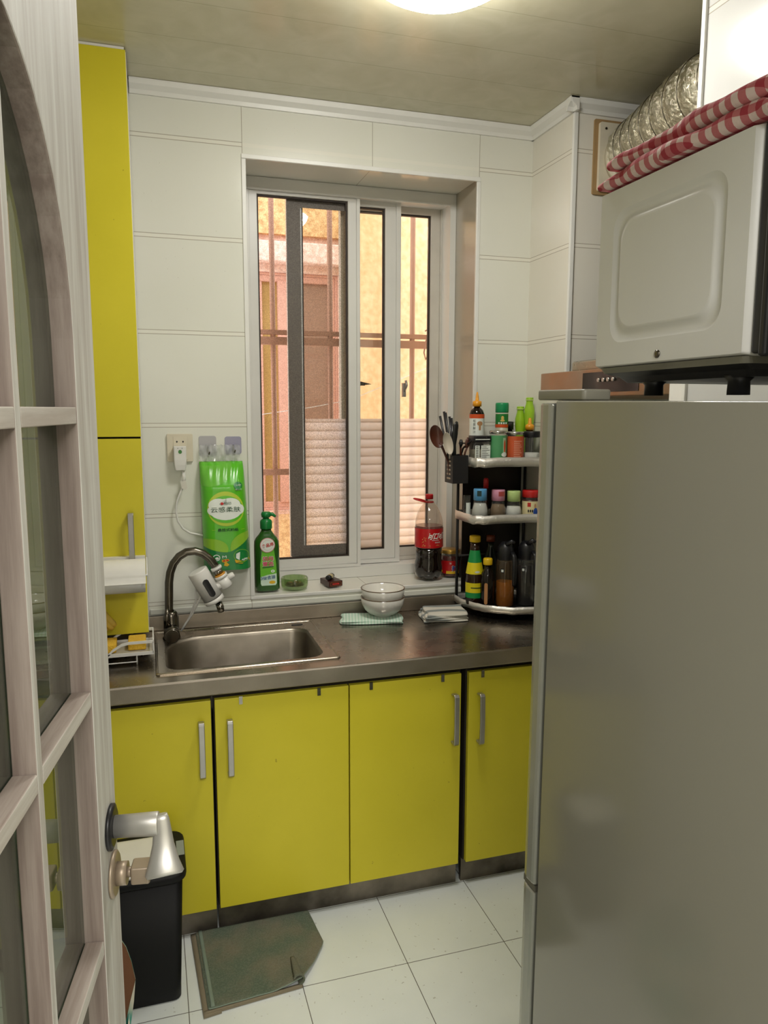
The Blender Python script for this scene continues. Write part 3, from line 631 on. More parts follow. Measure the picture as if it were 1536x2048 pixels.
tdisc(b, 3, .8, .872, .175, .062, TL); tdisc(b, 4, .8, .87, .165, .057, TGD)
f5 = tmap(5); P = [(.68, .85), (.76, .835), (.83, .845), (.97, .895), (.9, .905), (.74, .91), (.67, .89)]; b.poly(f5, P, TW)
P = [(.64, .905), (.8, .92), (.97, .90), (.99, .925), (.8, .945), (.66, .935)]; b.poly(tmap(6), P, K_Y); tt('4层', .86, .908, .14, .024, TW, 7)
tdisc(b, 3, .25, .88, .08, .03, TW); tdisc(b, 4, .25, .88, .062, .023, TGD); tdisc(b, 5, .26, .885, .04, .012, TW, 16)
tt('M', .42, .875, .09, .026, TW, 3); b.poly(tmap(3), [(.36, .90), (.5, .895), (.53, .91), (.46, .925), (.52, .95), (.47, .965), (.40, .955), (.42, .93), (.36, .92)], K_Y); tdisc(b, 5, .41, .91, .03, .008, K_R, 10); tdisc(b, 5, .48, .907, .03, .008, K_R, 10)
b.norecalc = True; b.build('printed_artwork', tp)
b = MB(); V = []
za, zb = tz1+.002, at(440, 890, 1, 2.62).z
for j in range(9):
    z = za+(zb-za)*j/8; row = [Vector((.1585+(.296-.1585)*i/24, YW-.016-.004*sin(i*1.7+j*.8)-.003*sin(i*.8-j), z+.002*sin(i*2.1))) for i in range(25)]
    V.append(row)
b.loops(V, M_BAG, True, False, False, False); plab(b.build('clear_header', tp), 'clear crinkled plastic header')

# ------------------------------------------------------------------ paper towel, glove, dish rack
pr = thing('paper_towel_roll', (-.1, 2.345, 1.0), 'white paper towel roll in a holder on the tall yellow cabinet', 'paper towel')
pz0 = at(291, 1187, 1, 2.33).z; pz1 = at(291, 1118, 1, 2.33).z; pc = (pz0+pz1)/2; rad = (pz1-pz0)/2-.002; xr = at(291, 1150, 1, 2.33).x
M_PAPER = pm('soft white paper', 'e6e4de', .9, bump=.5, bscale=140)
rot = lambda p: p
b = MB(); L = []
for x in (xr-.22, xr-.002):
    L.append([(x, 2.345+rad*cos(2*pi*i/36), pc+rad*sin(2*pi*i/36)) for i in range(36)])
b.loops(L, M_PAPER); b.build('roll', pr)
b = MB(); P = [(2.345+(rad+.001)*cos(a), pc+(rad+.001)*sin(a)) for a in [pi/2+pi*.45*i/8 for i in range(9)]]; Q = P+[(P[-1][0]-.001, pc-.012), (P[-1][0]-.004, pc-.013)]
b.loops([[(x, y, z) for y, z in Q] for x in (xr-.22, xr+.001)], M_WHITEP, True, False, False, False); plab(b.build('cover_flap', pr), 'white cover flap over the roll')
b = MB(); b.box(xr-.22, xr, 2.400, 2.419, pz1-.016, pz1-.004, M_WHITEP); b.tube([(xr-.23, 2.345, pc), (xr+.004, 2.345, pc), (xr+.004, 2.405, pz1-.01)], .003, M_WHITEP, 8); b.build('holder', pr)

gl = thing('rubber_glove', (-.15, 2.38, .9), 'yellow rubber glove hanging under the paper towels', 'glove'); M_RUB = pm('yellow rubber', 'cfae4a', .6)
b = MB()
def gp(u, v, y=2.37): return at(u, v, 1, y)
b.tube([gp(190, 1190), gp(196, 1215), gp(204, 1238)], [.03, .032, .02], M_RUB, 14, flat=(1, .5))
for P in ([(203, 1222), (214, 1236), (226, 1247), (231, 1252)], [(203, 1232), (213, 1245), (222, 1254), (227, 1257)], [(200, 1236), (206, 1250), (212, 1262)], [(195, 1238), (199, 1252), (203, 1266)]): b.tube([gp(*q) for q in P], [.011, .0105, .0095, .006][:len(P)], M_RUB, 12)
b.tube([gp(190, 1200), gp(182, 1215), gp(180, 1232)], [.012, .011, .006], M_RUB, 10); b.build('glove', gl)
b = MB(); b.tube([gp(190, 1186, 2.418), gp(190, 1186, 2.40), gp(189, 1192, 2.385)], .003, M_BLKM, 8); b.build('hanging_clip', gl)

dr = thing('sponge_rack', (-.12, 2.35, ZT), 'white metal sponge rack left of the sink', 'rack')
def bar(P, w=.0045, h=.0022, m=M_WHITEP):
    b.tube(P, 1, m, 4, flat=(w, h)) if False else None
zt, zm, x1r, xl = .872, .838, -.012, -.36
def strip(b, P, hw=.005, th=.0016):
    """upright flat metal strip through points lying in a plane y = const"""
    y = P[0][1]; T = [(x, z+hw) for x, _, z in P]; Bm = [(x, z-hw) for x, _, z in reversed(P)]
    for i in range(len(P)-1):
        b.prism([(P[i][0], P[i][2]-hw), (P[i+1][0], P[i+1][2]-hw), (P[i+1][0], P[i+1][2]+hw), (P[i][0], P[i][2]+hw)], y-th, y+th, M_WHITEP, fy)
b = MB()
for y in (2.285, 2.425):
    strip(b, [(xl, y, zm), (x1r, y, zm)]); strip(b, [(x1r-.13, y, zm), (x1r-.115, y, zm+.015), (x1r-.09, y, zt-.004), (x1r-.07, y, zt), (x1r, y, zt)], .004)
b.box(x1r-.0016, x1r+.0016, 2.285, 2.425, zt-.004, zt+.004, M_WHITEP); b.box(x1r-.0016, x1r+.0016, 2.285, 2.425, zm-.005, zm+.005, M_WHITEP)
for y in (2.285, 2.425): b.box(x1r-.002, x1r+.002, y-.0016, y+.0016, zm, zt, M_WHITEP)
b.build('frame', dr)
b = MB(); M_TRAY = glass_m('milky tray plastic', 'dcd6c8', .55, .2, 1.0); b.box(xl, x1r-.003, 2.289, 2.421, zm-.004, zm-.001, M_TRAY); b.build('tray', dr)
for x in (-.06, -.30):
    for y in (2.29, 2.42):
        b = MB(); b.cyl((x, y, ZT), (x, y, zm), .0022, M_WHITEP, n=8); b.build('leg', dr)
b = MB(); b.cyl((xl, 2.288, ZT+.009), (-.06, 2.288, ZT+.009), .0018, M_WHITEP, n=8); b.build('leg_brace', dr)
def sponge(x0, x1, y0, y1, lb, ang=0):
    k = NT('yellow sponge foam'); k.col(k.mix(k.noise(90, 3), 'd9a928', 'e8c048')); k.rough(.95); k.bump(k.noise(220, 3), .8, .003)
    b = MB(); b.rbox(x0, x1, y0, y1, zm, zm+.026, .006, k.m, .003); tag(b.build('sponge'), lb, 'sponge', 'yellow sponges in the sponge rack')
sponge(-.085, -.033, 2.32, 2.40, 'yellow sponge at the right end of the white rack'); sponge(-.19, -.118, 2.31, 2.39, 'yellow sponge half hidden by the door in the white rack')

# ------------------------------------------------------------------ things on the window sill
ZS = WZ0+.0062
def lab_green_bottle():
    cx, cy = .395, 2.728; t = thing('dish_soap_bottle', (cx, cy, ZS), 'dark green pump bottle of dish soap at the left of the sill', 'soap bottle')
    z0 = ZS; zs = at(535, 1068, 1, cy).z; zc = at(535, 1058, 1, cy).z; w = .0455; d = .03
    GB = pm('dark green plastic', '1f5a12', .18, var=.15, vscale=12, coat=.5); PG = pm('green pump plastic', '14803a', .3)
    b = MB(); L = []
    for f, sc, z in ((1, .9, z0), (1, 1, z0+.006), (1, 1, z0+.165), (1, .97, z0+.182), (.9, .86, z0+.194), (.6, .6, z0+.208), (.4, .42, zc-.006), (.36, .38, zc+.004)):
        L.append([(cx+x, cy+y, z) for x, y in rr(-w*sc, w*sc, -d*(sc if sc < .95 else sc), d*sc, min(.024, d*sc*.95), 5)])
    b.loops(L, GB); b.build('bottle', t)
    b = MB(); b.lathe([(.021, 0), (.022, .002), (.022, .026), (.0195, .032), (.012, .036), (.011, .04)], PG, (cx, cy), zc+.002); b.build('collar', t)
    b = MB(); zt_ = at(533, 1032, 1, cy).z; b.cyl((cx, cy, zc+.036), (cx, cy, zt_), .006, pm('pale pump stem', 'b9cfae', .3), n=12); b.build('stem', t)
    b = MB(); b.tube([(cx, cy, zt_-.004), (cx, cy, zt_+.008), (cx, cy, zt_+.016)], [.016, .018, .014], PG, 18); b.tube([(cx, cy, zt_+.006), (cx+.022, cy-.008, zt_+.007), (cx+.034, cy-.012, zt_-.002)], [.009, .007, .0045], PG, 12); b.build('pump_head', t)
    fm = lambda lv: (lambda x, z: (cx+x*1.28-.001, cy-d-.0006-lv*.0004, z0+z))
    LG = solid('leaf green label', '6dbf2e', .35); b = MB()
    b.poly(fm(0), [(-.018, .022), (-.021, .03), (-.0215, .10), (-.015, .155), (.018, .157), (.024, .10), (.0255, .03), (.022, .022)], LG)
    b.poly(fm(1), [(-.018, .0225), (-.0205, .03), (-.021, .055), (.0, .062), (.0245, .066), (.025, .03), (.0215, .0225)], solid('pale label foot', 'cfe6d2', .4))
    PK = solid('pink lettering', 'd6406a', .5); b.text(fm(2), '妈妈', .001, .122, .033, .019, TW); b.text(fm(3), '妈妈', .001, .122, .031, .017, PK); b.text(fm(2), '壹选', .001, .103, .033, .019, TW); b.text(fm(3), '壹选', .001, .103, .031, .017, PK)
    b.text(fm(3), '3倍去油', .0, .052, .041, .014, solid('navy lettering', '1f4f8c', .5), .15, .12); b.disc(fm(3), .012, .034, .009, .006, K_Y, 14); b.disc(fm(3), .014, .075, .0055, .0055, TW, 16); b.disc(fm(4), .014, .075, .002, .002, LG, 10)
    b.poly(fm(2), [(-.015, .088), (.016, .09), (.016, .093), (-.015, .091)], K_G); b.build('label', t)
    b = MB(); sm = lambda lv: (lambda x, z: (cx-.001+x*1.15, cy-d-.003-lv*.0004, z0+.172+z*1.15)); b.disc(sm(0), 0, 0, .0235, .0235, solid('pink ring', 'e29aa0', .4), 32); b.disc(sm(1), 0, 0, .0215, .0215, TW, 32); b.disc(sm(2), 0, 0, .0165, .0165, solid('pink ring', 'e29aa0', .4), 32); b.disc(sm(3), 0, 0, .0158, .0158, TW, 32)
    b.text(sm(5), '食品用', 0, 0, .037, .0125, K_R, 0, .2); plab(b.build('round_sticker', t), 'round white sticker with red lettering')
lab_green_bottle()
# ashtray
cx, cy = .498, 2.735
t = thing('ashtray', (cx, cy, ZS), 'round green-tinted glass ashtray beside the soap bottle', 'ashtray')
b = MB(); b.lathe([(.002, .0), (.044, .0), (.049, .004), (.0505, .012), (.0505, .036), (.048, .04), (.043, .038), (.040, .012), (.002, .009)], M_GRNGL, (cx, cy), ZS, 40); b.norecalc = True; b.build('glass_dish', t)
b = MB(); MA = pm('brown ash', '7c5a3c', .95, bump=.8)
for i in range(9):
    a = i*2.4; r = .02+.008*sin(i*3.1); p = Vector((cx+r*cos(a), cy+r*sin(a), ZS+.014)); q = p+Vector((.014*cos(a+1.3), .014*sin(a+1.3), .003)); b.cyl(p, q, .0035, MA if i % 3 else solid('filter tan', 'c08a4a'), n=8)
b.lathe([(.036, 0), (.036, .002), (.002, .003)], MA, (cx, cy), ZS+.0095, 24); b.build('cigarette_ends', t)
# matchbox + lighter
mx = thing('cigarette_box', (.64, 2.74, ZS), 'small dark red patterned box on the sill', 'box', rotz=radians(12))
MR = pm('dark maroon card', '3a1512', .3); b = MB(); b.box(-.028, .028, -.04, .04, 0, .021, MR); b.build('box', mx, True, bevel=.001)
b = MB(); fr_ = lambda lv: (lambda x, z: (x, -.0405-lv*.0003, z)); GO = solid('gold red line', 'b0643c', .4)
for x0, x1, z0, z1 in ((-.022, .022, .0035, .0045), (-.022, .022, .0165, .0175), (-.022, -.021, .0035, .0175), (.021, .022, .0035, .0175)): b.poly(fr_(1), [(x0, z0), (x1, z0), (x1, z1), (x0, z1)], GO)
b.poly(fr_(1), [(-.014, .008), (.014, .008), (.014, .013), (-.014, .013)], K_R); b.build('box_print', mx, True)
lt = thing('lighter', (.636, 2.742, ZS+.0215), 'black and gold lighter lying on the small box', 'lighter', rotz=radians(60))
b = MB(); b.tube([(-.026, 0, .009), (-.024, 0, .009), (.022, 0, .009), (.026, 0, .009)], [.006, .009, .009, .006], M_BLACK, 16, flat=(1.25, 1)); b.build('case', lt, True)
b = MB(); b.tube([(-.012, 0, .0094), (.012, 0, .0094)], .0092, solid('pale gold', 'c9b98a', .3), 16, flat=(1.25, 1)); b.build('gold_band', lt, True)

# cola bottle
def cola():
    cx, cy = 1.036, 2.745; z0 = ZS; t = thing('cola_bottle', (cx, cy, z0), 'large plastic cola bottle with a red label on the sill', 'bottle')
    zt_ = at(858, 988, 1, cy).z; H = zt_-z0; R = .0545
    COLA = pm('dark cola', '140a07', .08, var=.0, coat=.8)
    n = 40; b = MB(); L = []
    prof = [(.036, 0), (.050, .010), (.0565, .03), (.0565, .05), (.0535, .066), (.0505, .078), (.051, .09), (.052, .1), (.052, .125)]
    for r, h in prof:
        ring = []
        for i in range(n):
            a = 2*pi*i/n; q = r
            if h < .06: q = r*(1-.10*(1-h/.06)*max(0, cos(5*a)))
            if .064 < h < .1: q = r*(1-.01*cos(12*a))
            zz = h+(.008*(1-h/.03)*max(0, cos(5*a)) if h < .03 else 0); ring.append((cx+q*cos(a), cy+q*sin(a), z0+zz))
        L.append(ring)
    b.loops(L, COLA); b.build('cola', t)
    b = MB(); b.lathe([(.052, .125), (.0545, .128), (.055, .135), (.055, .2), (.0545, .215), (.052, .235), (.046, .257), (.036, .278), (.024, .295), (.0145, .307), (.0135, H-.026)], M_PET, (cx, cy), z0, 40, cap0=False, cap1=False); b.build('bottle_shell', t)
    b = MB(); b.lathe([(.0515, .125), (.0535, .13), (.0535, .210), (.0535, .2112)], pm('reddish cola top', '7a3a34', .15, var=.1), (cx, cy), z0, 36); b.build('cola_surface', t)
    zl0, zl1 = z0+.128, z0+.203; RED = solid('cola red label', 'c4121a', .3, coat=.4); b = MB()
    f0 = cylm(cx, cy, .0556, -pi/2); b.patch(f0, -pi*.0556, pi*.0556, zl0, zl1, RED, 48, 1)
    f1 = cylm(cx, cy, .0556, -pi/2, .0011); b.text(f1, '可口可乐', .021, zl0+.047, .086, .027, TW, .35); b.patch(f1, -.008, .022, zl0+.030, zl0+.0315, TW, 8); b.text(f1, '经典美味', .016, zl0+.022, .024, .006, TW)
    b.text(f1, '汽水', .016, zl0+.010, .018, .005, solid('gold print', 'd2a45a', .4))
    for i in range(14): x = -.045+.014*((i*5) % 4)/4+(.0 if i < 9 else .06*random.random()); z = zl0+.006+.052*random.random(); f = f1; b.disc(f, x, z, .0028, .0012, solid('gold print', 'd2a45a', .4), 6, rot=i*.9)
    b.build('label', t)
    b = MB(); cr = solid('red cap plastic', 'c41518', .35); b.lathe([(.0155, 0), (.0155, .016), (.0145, .019), (.003, .0195)], cr, (cx, cy), zt_-.0195, 24); b.build('cap', t)
    b = MB(); b.lathe([(.0175, 0), (.0185, .003), (.0175, .006), (.0145, .005)], cr, (cx, cy), zt_-.034, 24); b.tube([Vector((cx-.010, cy-.014, zt_-.031)), Vector((cx-.035, cy-.016, zt_-.026)), Vector((cx-.058, cy-.008, zt_-.019)), Vector((cx-.064, cy, zt_-.016)), Vector((cx-.056, cy+.008, zt_-.017)), Vector((cx-.03, cy+.012, zt_-.022)), Vector((cx-.012, cy+.010, zt_-.028))], .0028, cr, 8); b.build('carry_ring', t)
cola()
# chilli jar
def jar(cx, cy, z0, r, h, lid_h, fill, lidm, name, label, group=None, glass=M_CLEAR, lm=None, lz=(.2, .75), art=None, fillh=.9, sh=.92, cat='jar', lw=None, lidr=None):
    t = thing(name, (cx, cy, z0), label, cat, group); H = h-lid_h; lr = lidr or r*1.0
    if fill:
        b = MB(); b.lathe([(r*.93, .002), (r*.97, .004), (r*.97, H*fillh*.98), (r*.9, H*fillh)], fill, (cx, cy), z0, 24); b.build('contents', t)
    b = MB(); b.lathe([(r*.9, 0), (r, .004), (r, H*sh-.004), (lr*.94, H), (lr*.92, H+.002)], glass, (cx, cy), z0, 28, cap1=False); b.build('glass', t)
    b = MB(); L = [(lr*.98, H), (lr*1.02, H+.001), (lr*1.02, h-.003), (lr*.97, h), (.002, h)]; b.lathe(L, lidm, (cx, cy), z0, 32); b.build('lid', t)
    if lm:
        b = MB(); w = lw or pi*r; f = cylm(cx, cy, r); b.patch(f, -w, w, z0+h*lz[0], z0+h*lz[1], lm, 28)
        if art: art(b, lambda lv: cylm(cx, cy, r, -pi/2, .0006+.0005*lv), z0+h*lz[0], z0+h*lz[1])
        b.build('label', t)
    return t
GOLD = pm('gold tin lid', 'c9a04a', .3, metal=.6); SIL = pm('silver tin lid', 'b9b8b4', .25, metal=.95); RED = solid('red print label', 'b8181c', .35)
def art_chili(b, f, z0, z1):
    h = z1-z0; b.patch(f(1), -.03, .03, z0, z0+h*.22, K_Y, 16); b.text(f(2), '辣', .004, z0+h*.42, .026, h*.5, TW); b.text(f(3), '辣', .004, z0+h*.42, .022, h*.44, solid('blue lettering', '2c3f9a', .4)); b.text(f(2), '油', -.014, z0+h*.82, .008, .008, TW)
jar(1.136, 2.765, ZS, .0375, .108, .016, pm('red chilli oil', '5a120a', .2), GOLD, 'chilli_jar', 'chilli sauce jar with gold lid beside the cola bottle', lm=RED, lz=(.12, .60), art=art_chili)
b = MB(); p = at(922, 1137, 1, 2.74); BT = pm('black pouch plastic', '121114', .5)
L = []
for f, hw, dd in ((0, .010, .012), (.25, .015, .016), (.6, .015, .014), (.85, .011, .009), (1, .004, .003)): L.append([(p.x+x+.006*f, 2.74+y, ZS+.085*f) for x, y in rr(-hw, hw, -dd, dd, .003, 3)])
t = thing('black_dispenser', (p.x, 2.74, ZS), 'small black object with a yellow edge behind the rack post', 'container')
b.loops(L, BT); b.build('body', t); b = MB(); b.patch(lambda x, z: (p.x-.0155, 2.74+x, z), -.006, .006, ZS+.015, ZS+.055, solid('olive yellow', 'a8a24a'), 2); b.build('yellow_edge', t)

# ------------------------------------------------------------------ bowls and cloths on the worktop
def cloth(name, label, cx, cy, w, d, z, layers, m, rotz, th=.005, wob=.003, cat='cloth', sk=0, uv=None):
    t = thing(name, (cx, cy, z), label, cat, rotz=rotz)
    for k in range(layers):
        s = 1-.03*k; ph = k*1.7+w*40
        def fn(u, v, k=k, s=s, ph=ph):
            x = (u-.5)*w*s+.004*sin(v*7+ph); y = (v-.5)*d*s+.004*sin(u*6+ph)+sk*x
            e = min(u, 1-u, v, 1-v); zz = th*(k+1)+k*.001+wob*sin(u*5+ph)*sin(v*6+ph)*.5*(1 if k == layers-1 else .4)-(th*.5 if e < .02 else 0)
            return (x+.003*k, y-.002*k, zz)
        b = MB(); b.sheet(fn, 18, 14, m, th); o = b.build('fold', t, True)
        sb = o.modifiers.new('soft', 'SUBSURF'); sb.levels = 1; sb.render_levels = 1
    return t
cloth('folded_cloth', 'mint green checked cloth folded under the bowls', .742, 2.545, .225, .115, ZT+.003, 2, M_GREENC, radians(-14), .0055)
k = NT('striped cotton fine'); p_ = k.sep(k.pos()); f = k.math('FRACT', k.math('MULTIPLY', p_[1], 15.)); k.col(k.ramp(f, [(0, 'cfcbbe'), (.4, 'cfcbbe'), (.46, '858b88'), (.8, '8c918d'), (.86, 'cfcbbe')])); k.rough(.95); k.bump(k.noise(260, 3), .6, .0015); M_STR2 = k.m
cloth('folded_towel', 'grey and white striped towel folded beside the rack', 1.005, 2.515, .165, .155, ZT+.003, 4, M_STR2, radians(-12), .006, .004, sk=.1)
def bowl_(z0, name, lb, text):
    cx, cy = .785, 2.545; t = thing(name, (cx, cy, z0), lb, 'bowl', 'stacked white bowls')
    R = .0795; b = MB(); b.lathe([(.034, 0), (.036, .006), (.052, .012), (.067, .026), (.0760, .045), (R, .070), (R-.0015, .0712), (R-.004, .070), (.0725, .046), (.063, .028), (.048, .017), (.002, .013)], M_WHITEG, (cx, cy), z0, 48); b.build('bowl_body', t)
    b = MB(); b.lathe([(R+.0003, .0695), (R+.0003, .0712), (R-.001, .0722), (R-.003, .0715)], pm('brown rim glaze', '5c4630', .3), (cx, cy), z0, 48, cap0=False, cap1=False); b.build('rim_line', t)
    if text:
        b = MB(); f = lambda x, z: (cx+(.0655+(z-.032)*.55+.001)*cos(-pi/2+.12+x/.066), cy+(.0655+(z-.032)*.55+.001)*sin(-pi/2+.12+x/.066), z0+z)
        SG = pm('brown script glaze', '6a5a48', .4)
        for q in range(6):
            xx = -.004+.0085*q; b.tube([f(xx, .030), f(xx+.003, .040-.003*(q % 2)), f(xx+.005, .034), f(xx+.003, .029), f(xx+.007, .031)], .0005, SG, 5)
        b.tube([f(-.008, .027), f(.02, .0265), f(.046, .029)], .0005, SG, 5); b.build('script', t)
bowl_(ZT+.0150, 'bowl', 'white bowl with brown script, lower of the stacked pair', 1); bowl_(ZT+.0150+.032, 'bowl', 'white bowl with brown rim, upper of the stacked pair', 0)

# ------------------------------------------------------------------ condiment rack
RX0, RX1 = 1.10, 1.385
rk = thing('condiment_rack', (1.25, 2.54, ZT), 'black three-tier condiment rack with foil-lined shelves', 'rack')
Z1, Z2, Z3 = .838, 1.160, 1.365
def shelf(poly, z, h, name='shelf'):
    b = MB(); b.prism(poly, z-.004, z, M_BLKM); s = b.build(name, rk)
    b = MB(); n = len(poly); cxp = sum(p[0] for p in poly)/n; cyp = sum(p[1] for p in poly)/n; L = []
    for gz, off in ((z+.0005, -.004), (z+h*.5, -.001), (z+h, .0), (z+h+.001, .003), (z+h*.3, .0045), (z-.009, .003), (z-.006, -.004)):
        ring = []
        m = 0
        for i in range(n):
            q = 6
            for j in range(q):
                x = poly[i][0]+(poly[(i+1) % n][0]-poly[i][0])*j/q; y = poly[i][1]+(poly[(i+1) % n][1]-poly[i][1])*j/q
                d = Vector((x-cxp, y-cyp)).normalized(); wv = .0015*noise.noise(Vector((x*60, y*60, gz*60))); ring.append((x+d.x*(off+wv), y+d.y*(off+wv), gz+.003*noise.noise(Vector((x*45, y*45, 3)))))
        L.append(ring)
    b.loops(L, M_FOIL, True, False, False); b.build('foil_lining', s)
sq = [(RX0, 2.626), (RX0, 2.49), (RX0+.012, 2.465), (RX0+.04, 2.455), (RX1, 2.445), (RX1, 2.626)]
bt = [(RX0, 2.626), (RX0-.002, 2.56), (RX0+.02, 2.49), (RX0+.06, 2.43), (RX0+.12, 2.39), (RX0+.19, 2.37), (RX1, 2.365), (RX1, 2.626)]
shelf(list(reversed(bt)), Z1, .017); shelf(list(reversed(sq)), Z2, .022); shelf(list(reversed(sq)), Z3, .024)
for x, y in ((RX0+.003, 2.6175), (RX1-.004, 2.6175), (RX1-.004, 2.46)):
    b = MB(); b.cyl((x, y, ZT), (x, y, Z3+.03), .0055, M_BLKM, n=10); b.build('post', rk)
b = MB(); z = 1.008; b.cyl((RX0+.003, 2.6175, z), (RX1-.004, 2.6175, z), .004, M_BLKM, n=8); b.build('back_rail', rk); b = MB(); b.cyl((RX0+.003, 2.6175, Z3+.07), (RX1-.004, 2.6175, Z3+.07), .003, M_BLKM, n=8); b.build('back_rail', rk)
b = MB(); b.tube([(RX0+.003, 2.60, Z3+.02), (RX0-.004, 2.56, Z3+.055), (RX0+.004, 2.50, Z3+.085), (RX0+.05, 2.47, Z3+.095)], .004, M_BLKM, 10); b.build('side_guard', rk)
b = MB(); b.box(RX0+.03, RX1-.01, 2.636, 2.640, .86, 1.35, pm('black foiled splash panel', '2a2420', .28, metal=.6, bump=1.0, bscale=45)); b.build('back_panel', rk)
CG = 'condiments on the rack'
OR = pm('orange cap plastic', 'e39a1e', .35); DKS = pm('dark soy sauce', '170b06', .1); BLK = M_BLACK
def bottle(cx, cy, z0, prof, m, name, label, parts=(), cat='bottle', group=CG, n=26):
    t = thing(name, (cx, cy, z0), label, cat, group); b = MB(); b.lathe(prof, m, (cx, cy), z0, n); b.build('bottle', t)
    for nm, pf, mm in parts: b = MB(); b.lathe(pf, mm, (cx, cy), z0, n); b.build(nm, t)
    return t
# --- top shelf, back row
cx, cy = 1.160, 2.585; zz = Z3+.002
t = bottle(cx, cy, zz, [(.0255, 0), (.027, .004), (.027, .178), (.022, .191), (.0115, .2), (.011, .208)], DKS, 'sauce_bottle', 'dark sauce bottle with tall orange nozzle, top shelf left', [('cap', [(.0165, .204), (.0165, .222), (.014, .2235), (.007, .226), (.0055, .241), (.0025, .257)], OR)])
b = MB(); f = lambda lv: cylm(cx, cy, .027, -pi/2-.25, .0006+.0005*lv); b.patch(f(0), -.042, .042, zz+.098, zz+.176, TW, 24); b.patch(f(1), -.042, .042, zz+.161, zz+.176, solid('orange red print', 'd0501e', .4), 24)
b.disc(f(2), .007, zz+.142, .0105, .0085, solid('mushroom tan', 'b98a5c', .5), 16); b.patch(f(2), .003, .0105, zz+.118, zz+.141, solid('mushroom tan', 'b98a5c', .5), 3)
for i, ch in enumerate('松茸鲜汁'): b.text(f(3), ch, -.013, zz+.152-.0135*i, .009, .0105, BLK)
b.build('label', t)
cx, cy = 1.252, 2.565
t = bottle(cx, cy, zz, [(.0215, 0), (.023, .004), (.023, .182)], pm('pale seasoning', 'b9b6a0', .4), 'seasoning_shaker', 'green-labelled seasoning shaker with green lid, top shelf', [('lid', [(.0235, .182), (.0245, .184), (.0245, .212), (.023, .218), (.002, .2185)], pm('green shaker lid', '0f8a52', .35))])
b = MB(); f = lambda lv: cylm(cx, cy, .023, -pi/2-.3, .0006+.0005*lv); b.patch(f(0), -.05, .05, zz+.128, zz+.177, solid('green print', '1d7a32', .4), 24); b.patch(f(1), -.05, .05, zz+.128, zz+.139, solid('orange red print', 'd0501e', .4), 24)
b.disc(f(2), -.001, zz+.162, .005, .008, solid('straw print', 'd8b860', .5), 12); b.disc(f(2), -.001, zz+.153, .008, .004, solid('straw print', 'd8b860', .5), 12)
for i in range(4): b.patch(f(3), -.016+.0085*i, -.0105+.0085*i, zz+.140, zz+.1465, TW, 1)
b.build('label', t)
# green squeeze bottles
for cx, cy, h, lb in ((1.338, 2.585, .205, 'lime green slim bottle, shorter of the pair on the top shelf'), (1.362, 2.56, .238, 'lime green slim bottle, taller of the pair on the top shelf')):
    LM = pm('lime green plastic', '9ac62c', .3); bottle(cx, cy, zz, [(.014, 0), (.016, .01), (.016, h-.1), (.019, h-.075), (.019, h-.045), (.013, h-.022), (.0125, h-.008), (.014, h-.006), (.013, h)], LM, 'squeeze_bottle', lb, [('ring', [(.0147, h-.012), (.0152, h-.010), (.0147, h-.008)], pm('pale lime ring', 'c6dc7a', .3))])
bottle(1.298, 2.60, zz, [(.016, 0), (.017, .003), (.017, .11), (.013, .118)], DKS, 'sauce_bottle', 'dark bottle with plain black cap behind the orange jar', [('cap', [(.0185, .118), (.0185, .148), (.002, .149)], BLK)])
# --- top shelf, front row
z3 = Z3+.002
t = thing('spice_box', (1.132, 2.50, z3), 'square spice jar with black lid, far left of the top shelf', 'jar', CG)
b = MB(); b.rbox(1.104, 1.168, 2.472, 2.53, z3, z3+.078, .008, M_CLEAR); b.build('glass', t); b = MB(); b.rbox(1.107, 1.165, 2.475, 2.527, z3+.002, z3+.05, .007, pm('grey brown spice', '8a8270', .8)); b.build('contents', t)
b = MB(); b.rbox(1.102, 1.169, 2.470, 2.532, z3+.079, z3+.100, .008, BLK, .002); b.build('lid', t)
b = MB(); fl = lambda lv: (lambda x, z: (x, 2.4715-lv*.0004, z)); b.poly(fl(0), [(1.105, z3+.005), (1.122, z3+.005), (1.122, z3+.066), (1.105, z3+.066)], TW); b.poly(fl(0), [(1.128, z3+.005), (1.164, z3+.005), (1.164, z3+.066), (1.128, z3+.066)], TW)
GR = solid('grey small print', '6f6d66', .5)
for i in range(9): zq = z3+.012+.006*i; b.poly(fl(1), [(1.131, zq), (1.131+.03-.006*(i % 3), zq), (1.131+.03-.006*(i % 3), zq+.002), (1.131, zq+.002)], GR); b.poly(fl(1), [(1.108, zq), (1.118, zq), (1.118, zq+.003), (1.108, zq+.003)], GR)
b.poly(lambda x, z: (x, 2.4685, z), [(1.104, z3+.086), (1.160, z3+.086), (1.160, z3+.089), (1.104, z3+.089)], TW); b.build('label', t)
def art_g(b, f, z0, z1):
    h = z1-z0; b.patch(f(1), .004, .017, z0+h*.25, z0+h*.9, solid('pale green print', 'a9c9a0', .5), 4); b.disc(f(2), .011, z0+h*.55, .004, h*.27, solid('orange red print', 'd0501e', .4), 14); b.disc(f(3), .010, z0+h*.2, .012, h*.1, TW, 14)
jar(1.2015, 2.488, z3, .0318, .118, .011, pm('mixed brown spice', '6a5a3c', .9), SIL, 'spice_jar', 'spice jar with green label and silver lid', CG, lm=solid('sage green label', '4f9460', .4), lz=(.14, .86), art=art_g, lw=.055)
def art_o(b, f, z0, z1):
    h = z1-z0
    for i in range(10): b.patch(f(1), -.018, .012-.004*(i % 3), z0+h*(.12+.075*i), z0+h*(.14+.075*i), solid('pale small print', 'e8b8a0', .5), 3)
